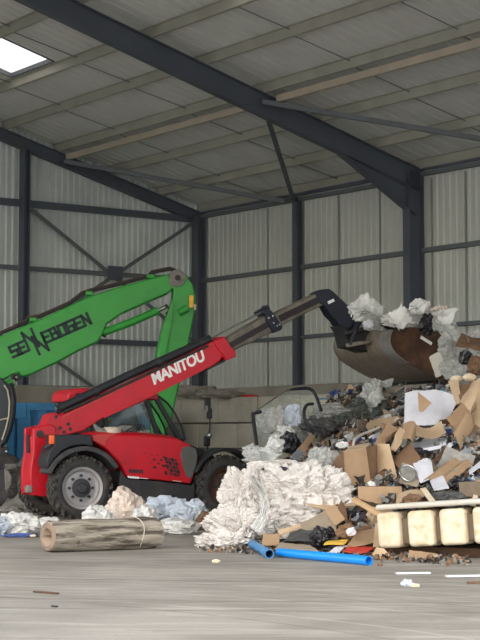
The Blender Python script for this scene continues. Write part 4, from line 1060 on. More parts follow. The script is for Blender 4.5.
# ------------------------------------------------------------------ things in front of the heap
# rolled bundle
c = G(101, 551.5); r = .27; Lr = 1.64; mb = MB()
root = empty('rolled_bundle', V((c.x, c.y + r, 0)), radians(30), 'dirty rolled-up sheet bundle lying on the floor in front of the telehandler wheel', 'roll')
prof = []; n_ = 30; kx = 26; vs = []; fs = []
for i in range(kx + 1):
    x = -Lr / 2 + Lr * i / kx
    for k in range(n_):
        a = 2 * pi * k / n_
        rr = r * (1 + .16 * noise.noise(V((x * 1.6, cos(a) * 1.3, sin(a) * 1.3))) + .09 * noise.noise(V((x * 5, cos(a) * 5, sin(a) * 5))) + .02 * sin(a * 9 + 2 * sin(x * 2)))
        if abs(x - .78 * Lr / 2 * .7) < .05: rr *= .96
        vs.append(V((x + .03 * noise.noise(V((a, 3, x))), cos(a) * rr * .95, .21 + sin(a) * rr * .80)))
for i in range(kx):
    for k in range(n_): fs.append((i * n_ + k, i * n_ + (k + 1) % n_, (i + 1) * n_ + (k + 1) % n_, (i + 1) * n_ + k))
mb.add(vs, fs, 'carpet')
for v in mb.v: v.z = max(v.z, .005)
b0 = len(mb.v); mb.v += [V((Lr / 2 - .04, 0, .21))]
for k in range(n_): mb.f.append((kx * n_ + k, kx * n_ + (k + 1) % n_, b0)); mb.mi.append(0)
mb.build('outer_wrap', parent=root, smooth=50)
mb = MB(); sp_ = []
for k in range(70):                     # spiral layers seen at the open end
    a = k / 70 * 3.4 * 2 * pi; rr = .18 + .08 * k / 70; sp_.append((cos(a) * rr * .95, .21 + sin(a) * rr * .78))
vs = []
for (y, z) in sp_: vs += [V((-Lr / 2 - .015, y, z)), V((-Lr / 2 + .35, y, z))]
mb.add(vs, [(2 * i, 2 * i + 2, 2 * i + 3, 2 * i + 1) for i in range(len(sp_) - 1)], 'carpet_in')
sp_o = mb.build('rolled_layers', parent=root, smooth=50, fix=False); md = sp_o.modifiers.new('solid', 'SOLIDIFY'); md.thickness = .03
mb = MB(); mb.lathe([(.27, -Lr / 2 + .36), (.001, -Lr / 2 + .34)], (0, 0, .21), 'x', 20, 'darkplast'); o = mb.build('core_shade', parent=root); o.scale = (1, .93, .78); o.location = (0, 0, .045)  # dark disc stands in for the shade inside the hollow roll
for x in (.50, ):
    mb = MB(); mb.tube([V((x + .02 * sin(a * 3), cos(a) * r * 1.0, .215 + sin(a) * r * .86)) for a in [2 * pi * k / 24 for k in range(25)]], .007, 'seat', 6); mb.build('binding_wire', parent=root)

# blue pipes
def pipe(name, p0, p1, r, mk, label):
    a, b = G(*p0, z=r), G(*p1, z=r); mid = (a + b) / 2
    mb = MB(); mb.tube([a - mid, b - mid], r, mk, 20, hollow=.86); o = mb.build(name, smooth=40); o.location = mid
    return tag(o, label, 'pipe')
pipe('blue_pipe', (279, 552.5), (369, 560.8), .058, 'pipe_blue', 'long bright blue plastic pipe lying on the floor in front of the heap')
pipe('blue_pipe', (252, 544), (269.5, 554), .06, 'pipe_worn', 'short worn blue pipe with its open end showing beside the film bale')

# foam block row
a = G(378, 556.5); root = empty('foam_packaging', V((a.x, a.y, 0)), radians(-30), 'long dusty white foam packing piece with a row of big square feet', 'packaging')
root.rotation_euler = (0, -.075, radians(-30))
FF = Frame((a.x, a.y, 0), radians(-30))
def fz(px, py): return FF.px(px, py, 0)
mb = MB(); zt = fz(400, 511)[1] ; zb = fz(400, 505)[1]
x_end = 2.9
lip = [(-.02, fz(379, 516)[1]), (.02, fz(379, 512.5)[1]), (x_end, fz(379, 512.5)[1]), (x_end, fz(379, 517)[1])]
z1 = fz(379, 508.5)[1]
mb.box((x_end / 2 + .02, .45, z1 + .01), (x_end, .96, .07), 'foam_grey'); mb.build('top_sheet', parent=root, bevel=.03, seg=3)
mb = MB(); mb.box((x_end / 2, .5, z1 / 2 - .0), (x_end - .02, .8, z1 - .28), 'foam_gap'); mb.build('core_strip', parent=root, bevel=.02)  # darker core paints the shade seen between the feet
for (pa, pb) in ((379, 401), (409.5, 435), (441.5, 467), (475, 500), (508, 532)):
    xa = fz(pa, 540)[0]; xb = fz(pb, 540)[0]
    mb = MB(); zb_ = .10; mb.box(((xa + xb) / 2, .18, (z1 - .06 + zb_) / 2), (xb - xa, .40, z1 - .06 - zb_), 'foam'); mb.build('foam_foot', parent=root, bevel=.06, seg=4)
o = carton('shadow_board', 436, 560, a.y + .3, (1.9, .5, .12), radians(-30), 'dark brown box standing in for the shadow beneath the foam packing piece', mk='shadowcard', tape=False); o.location.z = 0.0  # dark box added for the brown shadow under the foam
# film bale
b = G(286, 548); bale = lump('film_bale', V((.86, 24.4, .60)), (.80, .56, .54), 'bale', 4, 3.0, .08, .10, 6, .08, rot=radians(-6), wads=.24, wf=4.6, expo=.66, facet=True)
tag(bale, 'big bale of bunched white plastic film resting on the floor beside the front tyre', 'bale')
o = lump('film_bale', P(243, 500, 24.1), (.32, .42, .46), 'bale', 9, 3.4, .18, .12, 6, .1, wads=.26, wf=5, expo=.8); tag(o, 'bulging end wad of white film leaning on the bale nearest the tyre', 'bale')
o = lump('plastic_film', P(238, 525, 23.7), (.42, .3, .26), 'bale', 19, 3.2, .3, .2, 6, .1, wads=.2, wf=6, rot=.2); tag(o, 'slumped white film spilling off the near corner of the bale', 'film')
o = lump('plastic_film', P(222, 541, 23.5), (.36, .26, .12), 'bale', 12, 3.2, .3, .25, 5, .1, wads=.2, wf=7); tag(o, 'thin white film trailing onto the floor from the bale', 'film')
def drape(name, path, wd, mk, label, cat, seed=1, cr=.03, th=.006, group=None):
    """strip of film following a path of 3-D points, with lengthwise folds"""
    mb = MB(); K = len(path); vs = []; nv = 14
    for i, p in enumerate(path):
        d = (path[min(K - 1, i + 1)] - path[max(0, i - 1)]).normalized(); sdv = d.cross(V((0, -1, .25))).normalized(); nn = sdv.cross(d).normalized()
        for j in range(nv + 1):
            t = j / nv - .5; w_ = wd[i] if isinstance(wd, (list, tuple)) else wd
            vs.append(p + sdv * (t * w_) + nn * (cr * sin(j * 1.9 + seed + .5 * sin(i * .7)) + cr * noise.noise(V((j * .6, i * .5, seed)))))
    fs = [(i * (nv + 1) + j, i * (nv + 1) + j + 1, (i + 1) * (nv + 1) + j + 1, (i + 1) * (nv + 1) + j) for i in range(K - 1) for j in range(nv)]
    mb.add(vs, fs, mk); o = mb.build(name, smooth=60, fix=False); o = centre(o)
    md = o.modifiers.new('solid', 'SOLIDIFY'); md.thickness = th
    return tag(o, label, cat, group)
def spline(pts, n=6):
    out = []
    for i in range(len(pts) - 1):
        p0, p1, p2, p3 = pts[max(0, i - 1)], pts[i], pts[i + 1], pts[min(len(pts) - 1, i + 2)]
        for k in range(n):
            t = k / n; out.append(.5 * ((2 * p1) + (p2 - p0) * t + (2 * p0 - 5 * p1 + 4 * p2 - p3) * t * t + (3 * p1 - p0 - 3 * p2 + p3) * t ** 3))
    out.append(pts[-1]); return out
drape('plastic_film', spline([P(252, 476, 23.6), P(260, 488, 23.5), P(265, 503, 23.4), P(262, 518, 23.35), P(254, 530, 23.3)], 6), [.05] * 6 + [.09] * 6 + [.12] * 6 + [.16] * 20, 'film_white', 'twisted rope-like strip of white film hanging down the front of the bale', 'film', 3, .02)
# bags along the telehandler
def bag(name, px, py, w, h, mk, label, cat='bag', D=None, seed=1, dep=None, wads=0, sub=4, f=3.4, amp=.3, crease=.2, z=None):
    """w, h in photo pixels around the centre px, py"""
    if D is None: D = G(px, py + h / 2).y + .2
    k = D / FPX; c = P(px, py, D + .0)
    if z is not None: c.z = z
    o = lump(name, c, (w / 2 * k, (dep or (w + h) / 4 * k), h / 2 * k), mk, seed, f, amp, crease, sub, .1, wads=wads); return tag(o, label, cat)
bag('rubbish_bag', 125, 510, 36, 40, 'bag_pink', 'knotted peach-tinted white rubbish bag beside the rear tyre', seed=3)
bag('plastic_film', 98, 519, 30, 26, 'film_white', 'crumpled white film lying between the rear tyre and the peach-tinted bag', 'film', seed=4)
bag('plastic_film', 145, 518, 26, 28, 'film_white', 'crumpled white film just past the peach-tinted bag', 'film', seed=14)
bag('plastic_film', 166, 512, 50, 30, 'film_blue', 'blue and white crumpled film heaped in front of the telehandler sill', 'film', seed=5, wads=.15)
bag('plastic_film', 190, 515, 36, 30, 'film_blue', 'bluish-white film wad leaning on the heap before the sill', 'film', seed=6, wads=.15)
bag('plastic_film', 176, 527, 44, 16, 'film_white', 'low white film spill on the floor before the sill', 'film', seed=7)
bag('debris_clump', 207, 521, 20, 20, 'brownscrap', 'brown clump of debris between film and front tyre', 'debris', seed=9)
bag('debris_clump', 160, 528, 22, 9, 'brownscrap', 'low brown clump of debris at the foot of the bluish film', 'debris', seed=10)
bag('plastic_film', 18, 524, 44, 22, 'film_white', 'white film heap beside the far rear tyre', 'film', seed=15, wads=.1)
bag('plastic_film', 50, 524, 22, 14, 'film_white', 'small white film wad between the two rear tyres', 'film', seed=16)
bag('plastic_film', -4, 526, 30, 20, 'film_blue', 'pale bluish film cut off by the photo edge', 'film', seed=17)
bag('blue_bag', 20, 535.5, 36, 4.5, 'blue_bag', 'flat dark blue bag under the white film heap', seed=18)
bag('foam_offcut', 33, 535.8, 6, 3, 'foam', 'tiny cream offcut on the flat blue bag', 'offcut', seed=19, sub=3, D=G(30, 538).y)
bag('rubble_heap', 12, 510, 34, 9, 'greyscrap', 'grey rubble clump near the outrigger of the green machine', 'debris', seed=21)
# litter on the open floor
def floorbit(name, p0, p1, w, h, mk, label, cat):
    a, b = G(*p0), G(*p1); mid = (a + b) / 2; mb = MB(); mb.beam(a - mid + V((0, 0, h / 2 + .004)), b - mid + V((0, 0, h / 2 + .004)), w, h, mk); o = mb.build(name, bevel=.003); o.location = mid; return tag(o, label, cat)
floorbit('foam_strip', (396, 574.5), (430, 574.0), .07, .02, 'paper', 'thin white strip on the floor before the foam packing piece', 'strip')
floorbit('foam_strip', (446, 577.5), (490, 576.6), .08, .02, 'paper', 'longer white strip on the floor, the one cut by the photo edge', 'strip')
floorbit('wood_splinter', (468, 584), (490, 583), .04, .02, 'brownscrap', 'brown splinter on the floor beyond the white strips', 'splinter')
floorbit('wood_splinter', (34, 592.5), (58, 594.5), .04, .015, 'shadowcard', 'dark reddish splinter alone on the open floor', 'splinter')
floorbit('wood_splinter', (52, 607), (57, 607.5), .03, .012, 'darkplast', 'tiny black fleck on the open floor', 'splinter')
bag('plastic_cup', 407, 583.5, 11, 8, 'film_blue', 'crumpled bluish plastic scrap alone on the floor', 'scrap', seed=31, sub=4)
bag('paper_scrap', 415, 586, 8, 5, 'foam', 'crumpled cream paper scrap beside the bluish one', 'scrap', seed=32, sub=4)
for k, (px, py) in enumerate(((213, 546), (218, 549), (224, 547), (229, 550), (208, 543), (199, 540), (234, 549), (345, 560), (216, 563), (380, 566))):
    o = lump('floor_crumb', G(px, py) + V((0, 0, .02)), (.035 + .01 * (k % 3), .03, .025), 'brownscrap' if k % 2 else 'foam', k, 3, .3, .2, 2); tag(o, 'brown crumb on the floor near the heap' if k % 2 else 'pale crumb on the floor near the heap', 'crumb', 'brown crumbs' if k % 2 else 'pale crumbs')
# dark band of fine debris along the toe of the heap
mb = MB()
for _ in range(600):
    px = rnd.uniform(200, 470); t_ = rnd.random() ** 2
    g = G(px, 549 + (px - 200) / 270 * 14 + 2 - t_ * 9 + rnd.gauss(0, 1.2)); shred(mb, g + V((0, 0, .03)), rnd.uniform(.03, .1), rnd.choice(['brownscrap', 'darkplast', 'card_dark', 'greyscrap', 'heap', 'heap', 'tarp']), rnd)
o = mb.build('litter_fringe', smooth=0, fix=False); tag(o, 'fine crumbs and shreds strewn along the toe of the heap', 'litter', kind='stuff')
# ------------------------------------------------------------------ individual pieces on the heap
# large carton with standing panels
D0 = 24.6
root = empty('opened_carton', P(345, 503, D0 + .1), 0, 'large torn-open cardboard carton standing beside the film bale', 'box')
def Q(px, py, D): return P(px, py, D) - root.location
pan = [((333, 461, 24.9), (336, 500, 24.9)), ((343, 451.5, 24.3), (347, 504, 24.2)), ((366, 447, 24.6), (373, 500, 24.45)), ((379, 444, 25.2), (384, 482, 25.1))]
for i, (a, b) in enumerate(zip(pan, pan[1:])):
    sheet('side_panel', [Q(*a[1]), Q(*b[1]), Q(*b[0]), Q(*a[0])], ['card_dark', 'card', 'card_dark'][i], .01, 8, 8, cr=.012, seed=i, parent=root, jag=.012)  # lit and shaded sides of one carton put into the cardboard colours
sheet('flap', [Q(378, 482, 24.8), Q(398, 481, 24.5), Q(389, 444, 24.9), Q(376, 444, 25.1)], 'card_light', .01, 8, 8, bend=.03, cr=.015, seed=5, parent=root)
sheet('flap', [Q(343, 451.5, 24.3), Q(366, 447, 24.6), Q(370, 443, 25.0), Q(350, 446, 25.0)], 'card_light', .01, 6, 4, cr=.01, seed=6, parent=root)
sheet('flap', [Q(336, 500, 24.7), Q(347, 503, 24.2), Q(352, 508, 23.9), Q(340, 506, 24.2)], 'card_light', .008, 5, 4, cr=.01, seed=7, parent=root)
o = carton('printed_carton', 380, 503, 23.9, (.62, .36, .235), radians(-5), 'closed low cardboard box with a dark label, lying before the large carton', lab=(.17, .09, .12, .12, 'darkplast'))
# pieces: (name, pts, material, label, category, lift, kwargs)
pieces = [
 ('white_board', [(404, 427), (445, 426), (443, 391), (405, 393)], 'paper', 'large bright white board standing on the heap under the bucket', 'board', dict(D=[26.4, 26.3, 26.9, 27.0], cr=.006, bend=.03, jag=0, fold=.02)),
 ('white_board', [(445, 426), (449, 419), (459, 397), (443, 391)], 'paper', 'folded-back white board panel joined beside the large one', 'board', dict(D=[26.3, 26.5, 26.7, 26.9], cr=.006, jag=0)),
 ('cardboard_scrap', [(419, 411), (423, 412), (432, 403), (418, 392)], 'card', 'small brown torn triangle stuck on the large white board', 'cardboard', dict(D=26.2, cr=.02)),
 ('cardboard_sheet', [(413, 434), (446, 432), (441, 421), (416, 424)], 'card_light', 'curled tan cardboard strip under the large white board', 'cardboard', dict(D=[25.7, 25.8, 26.1, 26.1], bend=-.1)),
 ('plastic_tray', [(411, 447), (449, 442), (447, 438), (409, 442)], 'greyplast', 'grey moulded plastic tray wedged under the curled tan strip', 'tray', dict(D=[25.3, 25.4, 25.8, 25.7], th=.05)),
 ('paper_strip', [(423, 452), (441, 448.5), (441, 445), (423, 448.5)], 'paper', 'white narrow strip on the grey moulded tray', 'strip', dict(D=25.1)),
 ('paper_strip', [(443, 447), (449, 446), (449, 442), (443, 443)], 'paper', 'short white end strip beside the grey moulded tray', 'strip', dict(D=25.1)),
 ('cardboard_sheet', [(452, 436), (461, 452), (474, 425), (470, 408)], 'card', 'curled brown cardboard tongue hanging beside the grey tray', 'cardboard', dict(D=[25.3, 24.9, 25.5, 25.8], bend=.16)),
 ('cardboard_sheet', [(446, 418), (456, 428), (474, 408), (472, 394)], 'card', 'wavy torn cardboard above the curled brown tongue', 'cardboard', dict(D=[25.9, 25.6, 25.6, 26], bend=-.12, jag=.03)),
 ('cardboard_sheet', [(462, 452), (490, 452), (490, 382), (472, 384)], 'card_light', 'tall tan cardboard panel at the top edge of the heap', 'cardboard', dict(D=[25.6, 25.5, 26.6, 26.6], bend=.12)),
 ('cardboard_sheet', [(460, 402), (470, 412), (479, 392), (474, 379)], 'card_light', 'slanting tan strip standing before the tall tan panel', 'cardboard', dict(D=[25.8, 25.4, 25.7, 26.2], bend=.05)),
 ('cardboard_sheet', [(455, 386), (463, 408), (476, 396), (476, 382)], 'card_dark', 'brown triangular cardboard beneath the lumps of cream foam', 'cardboard', dict(D=[27, 26.4, 26.4, 26.9])),
 ('cardboard_sheet', [(448, 381), (456, 404), (462, 402), (458, 380)], 'card_light', 'short cream-tan board beside the brown triangle', 'cardboard', dict(D=[27.1, 26.6, 26.6, 27.0])),
 ('flattened_carton', [(423, 481), (448, 484), (474, 463), (453, 458)], 'card', 'flattened carton with a long centre fold above the foam packing piece', 'cardboard', dict(D=[23.6, 23.4, 24.3, 24.6], fold=.05)),
 ('flattened_carton', [(437, 484), (452, 486), (480, 468), (472, 461)], 'card_dark', 'darker half of a folded carton behind the long-folded one', 'cardboard', dict(D=[23.7, 23.5, 24.3, 24.5])),
 ('paper_sheet', [(420, 483), (434, 477), (431, 460), (413, 464)], 'paper', 'pale lilac-white paper sheet propped on the heap', 'paper', dict(D=[23.9, 23.8, 24.3, 24.3])),
 ('paper_sheet', [(434, 490), (449, 488), (443, 476), (430, 481)], 'paper', 'slotted white card just above the foam packing piece', 'paper', dict(D=[23.0, 23.0, 23.5, 23.5])),
 ('paper_sheet', [(469, 474), (482, 466), (482, 460), (468, 469)], 'paper', 'bright white paper corner at the edge of the photo', 'paper', dict(D=[23.8, 23.8, 24, 24])),
 ('white_batten', [(431, 504), (437, 503), (425, 487), (420, 488)], 'foam', 'leaning white slat beside the lime green scrap', 'slat', dict(D=[22.3, 22.3, 23, 23], th=.02)),
 ('white_batten', [(470, 505), (475, 505), (479, 494), (474, 494)], 'foam', 'short white slat under the beige padded bundle', 'slat', dict(D=[22.2, 22.2, 22.6, 22.6], th=.02)),
 ('cardboard_sheet', [(392, 460), (402, 474), (421, 458), (409, 443)], 'card_dark', 'brown curled cardboard sheet beyond the large carton', 'cardboard', dict(D=[25.2, 24.6, 24.8, 25.4], bend=.08)),
 ('cardboard_sheet', [(374, 444), (386, 437), (403, 425), (389, 423)], 'card', 'arching brown cardboard over a dark hollow', 'cardboard', dict(D=[25.4, 25.4, 25.8, 26.0], bend=-.1)),
 ('cardboard_sheet', [(388, 455), (396, 452), (407, 432), (399, 430)], 'card_light', 'narrow bent tan strip at the dark hollow', 'cardboard', dict(D=[25.1, 25.0, 25.5, 25.6], bend=.07)),
 ('cardboard_sheet', [(400, 440), (412, 452), (416, 432), (403, 424)], 'card', 'rolled brown cardboard end beside the dark hollow', 'cardboard', dict(D=[25.3, 25.2, 25.6, 25.8], bend=.14)),
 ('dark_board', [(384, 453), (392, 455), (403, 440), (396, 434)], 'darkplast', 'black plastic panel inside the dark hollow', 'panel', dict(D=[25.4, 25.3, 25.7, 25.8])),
 ('cardboard_sheet', [(399, 482), (418, 486), (422, 470), (402, 462)], 'card_grey', 'greyish cardboard sheet behind the closed low box', 'cardboard', dict(D=[24.0, 23.8, 24.3, 24.6])),
 ('cardboard_sheet', [(395, 507), (423, 497), (424, 491), (398, 493)], 'card_light', 'tan cardboard lip beside the closed low box', 'cardboard', dict(D=[22.9, 22.9, 23.4, 23.4], bend=.04)),
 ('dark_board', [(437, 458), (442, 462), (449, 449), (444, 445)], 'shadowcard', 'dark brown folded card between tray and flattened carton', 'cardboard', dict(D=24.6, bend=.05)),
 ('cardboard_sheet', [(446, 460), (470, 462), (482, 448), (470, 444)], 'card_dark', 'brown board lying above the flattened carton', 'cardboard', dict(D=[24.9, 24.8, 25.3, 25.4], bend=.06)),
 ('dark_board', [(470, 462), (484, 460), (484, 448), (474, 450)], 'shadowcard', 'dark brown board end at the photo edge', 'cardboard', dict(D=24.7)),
 # low front
 ('cardboard_square', [(335, 526), (345, 519), (335, 504.5), (324, 509.5)], 'card', 'upright rectangular tan cardboard piece before the large carton', 'cardboard', dict(D=[23, 23, 23.4, 23.4], cr=.006)),
 ('cardboard_sheet', [(301, 536), (336, 524), (325, 510), (300, 524)], 'card_grey', 'dull grey-brown board leaning at the foot of the film bale', 'cardboard', dict(D=[23.2, 23.1, 23.6, 23.7])),
 ('cardboard_strip', [(279, 534), (301, 526.5), (300, 523), (278, 530.5)], 'card_light', 'thin pale cardboard edge at the foot of the film bale', 'cardboard', dict(D=[22.9, 22.9, 23, 23], th=.03)),
 ('cardboard_sheet', [(262, 546), (279, 545), (280, 535), (263, 534)], 'card', 'small brown card with slots next to the short pipe', 'cardboard', dict(D=[22.6, 22.6, 22.9, 22.9])),
 ('cardboard_sheet', [(274, 549), (318, 551), (309, 545), (280, 543)], 'card_grey', 'flat greyish board behind the long blue pipe', 'cardboard', dict(D=[22.0, 21.9, 22.5, 22.6])),
 ('dark_sheet', [(283, 543), (312, 541), (316, 528), (290, 531)], 'bag_grey', 'crumpled dark grey sheet behind the long blue pipe', 'sheet', dict(D=[22.5, 22.4, 22.9, 23.0], cr=.05, bend=.04)),
 ('cardboard_sheet', [(345, 549), (374, 541), (377, 527), (356, 532)], 'card', 'brown board with a pointed end behind the red scraps', 'cardboard', dict(D=[22.0, 22.1, 22.7, 22.6])),
 ('cardboard_sheet', [(373, 547), (379, 547), (380, 521), (375, 524)], 'card_light', 'narrow tan board leaning on the foam packing end', 'cardboard', dict(D=[21.9, 21.9, 22.5, 22.5])),
 ('cardboard_sheet', [(337, 509), (349, 524), (347, 510), (341, 500)], 'card_dark', 'small brown triangular card behind the upright tan piece', 'cardboard', dict(D=[23.3, 23.1, 23.4, 23.6])),
 ('cardboard_sheet', [(318, 536), (338, 540), (336, 525), (314, 522)], 'card_grey', 'dull cardboard square beside the black bag', 'cardboard', dict(D=[22.8, 22.7, 23.1, 23.2])),
 ('yellow_sheet', [(324, 545.5), (344, 545), (348, 540), (328, 541)], 'yellow', 'yellow and white sheet lying behind the long blue pipe', 'sheet', dict(D=[21.9, 21.9, 22.3, 22.3])),
 ('paper_scrap', [(327, 552), (338, 553), (347, 545), (340, 544)], 'paper', 'white paper slip above the long blue pipe', 'paper', dict(D=[21.6, 21.6, 22.1, 22.1])),
 ('red_sheet', [(343, 550), (366, 552.5), (374, 548), (350, 547)], 'redplast', 'red plastic sheet lying behind the long blue pipe', 'sheet', dict(D=[21.7, 21.6, 22.0, 22.1], cr=.03)),
 ('red_strip', [(368, 556), (396, 561), (397, 557), (372, 551)], 'redplast', 'long red plastic strip running under the foam packing end', 'strip', dict(D=[21.4, 21.3, 21.5, 21.6], th=.03)),
 ('red_strip', [(399, 567), (413, 566), (412, 562), (400, 562)], 'redplast', 'short red plastic end lying by the white slats', 'strip', dict(D=[20.7, 20.7, 21, 21], th=.02)),
 ('cardboard_sheet', [(371, 556), (396, 562), (384, 549), (376, 548)], 'card_light', 'small tan card propped on the long red strip', 'cardboard', dict(D=[21.3, 21.2, 21.5, 21.6])),
 ('cardboard_sheet', [(408, 558), (440, 561), (438, 554), (409, 550)], 'card', 'tan cardboard piece under the foam packing piece', 'cardboard', dict(D=[21.0, 20.9, 21.3, 21.3])),
 ('cardboard_strip', [(306, 503), (336, 512), (352, 508), (330, 502)], 'card_light', 'curved tan edge running up to the large carton', 'cardboard', dict(D=[23.8, 23.5, 23.8, 24.0])),
 ('white_sheet', [(436, 378), (449, 371), (441, 350), (429, 357)], 'foam_grey', 'grey-white sheet hanging out of the bucket corner', 'sheet', dict(D=[30.1, 30.1, 30.2, 30.2], cr=.02)),
 ('brown_board', [(455, 346), (482, 352), (482, 337), (462, 333)], 'brownscrap', 'brown weathered board on the crest of the heap', 'board', dict(D=[28.5, 28.3, 29, 29.2], cr=.05)),
 ('blue_strip', [(318, 399.8), (337, 399.2), (337, 397.4), (318, 398)], 'blueplast', 'thin blue strip lying on the far heap behind the clear pane', 'strip', dict(D=35.2, th=.05)),
 ('black_sheet', [(387, 398), (404, 392), (402, 388), (390, 396)], 'darkplast', 'black sheet edge under the bucket lip', 'sheet', dict(D=29.5)),
 ('brown_plank', [(300, 447), (306, 450), (315, 436), (311, 432)], 'card', 'broken tan plank end below the black hose', 'plank', dict(D=[29.2, 29.2, 29.8, 29.8], th=.05)),
]
for nm, pts, mk, lb, ct, kw in pieces:
    kw = dict(kw); kw.setdefault('seed', int(pts[0][0]) % 37); kw.setdefault('jag', .012); kw.setdefault('cr', .02)
    board(nm, pts, mk, lb, ct, **kw)
# rigid bits
def stick(name, a, b, w, h, mk, label, cat):
    a, b = P(*a), P(*b); mid = (a + b) / 2; mb = MB(); mb.beam(a - mid, b - mid, w, h, mk); o = mb.build(name, bevel=.005); o.location = mid; return tag(o, label, cat)
stick('wooden_batten', (354, 499.5, 23.3), (381, 515, 22.3), .07, .055, 'wood', 'pale wooden batten leaning down to the foam packing piece', 'batten')
stick('padded_bundle', (463, 489, 22.8), (492, 489, 22.6), .3, .2, 'foam_gap', 'beige padded bundle cut off by the photo edge', 'bundle')
stick('grey_lath', (375, 452, 24.9), (330, 470, 24.9), .02, .02, 'greyscrap', 'thin grey lath lying across the large carton', 'lath')
def wad(name, px, py, w, h, mk, label, cat='bag', lift=.1, D=None, **k):
    if 'film' in mk and 'f' not in k: k['f'] = 1.9; k['crease'] = max(.3, k.get('crease', 0)); k['amp'] = max(.45, k.get('amp', 0))
    if D is None: D = (hit(px, py) or 27) - lift
    kk = D / FPX; o = lump(name, P(px, py, D), (w / 2 * kk, k.pop('dep', (w + h) / 5 * kk), h / 2 * kk), mk, k.pop('seed', int(px) % 41), k.pop('f', 3.4), k.pop('amp', .32), k.pop('crease', .22), k.pop('sub', 4), .05, wads=k.pop('wads', 0), wf=5)
    return tag(o, label, cat, k.get('group'))
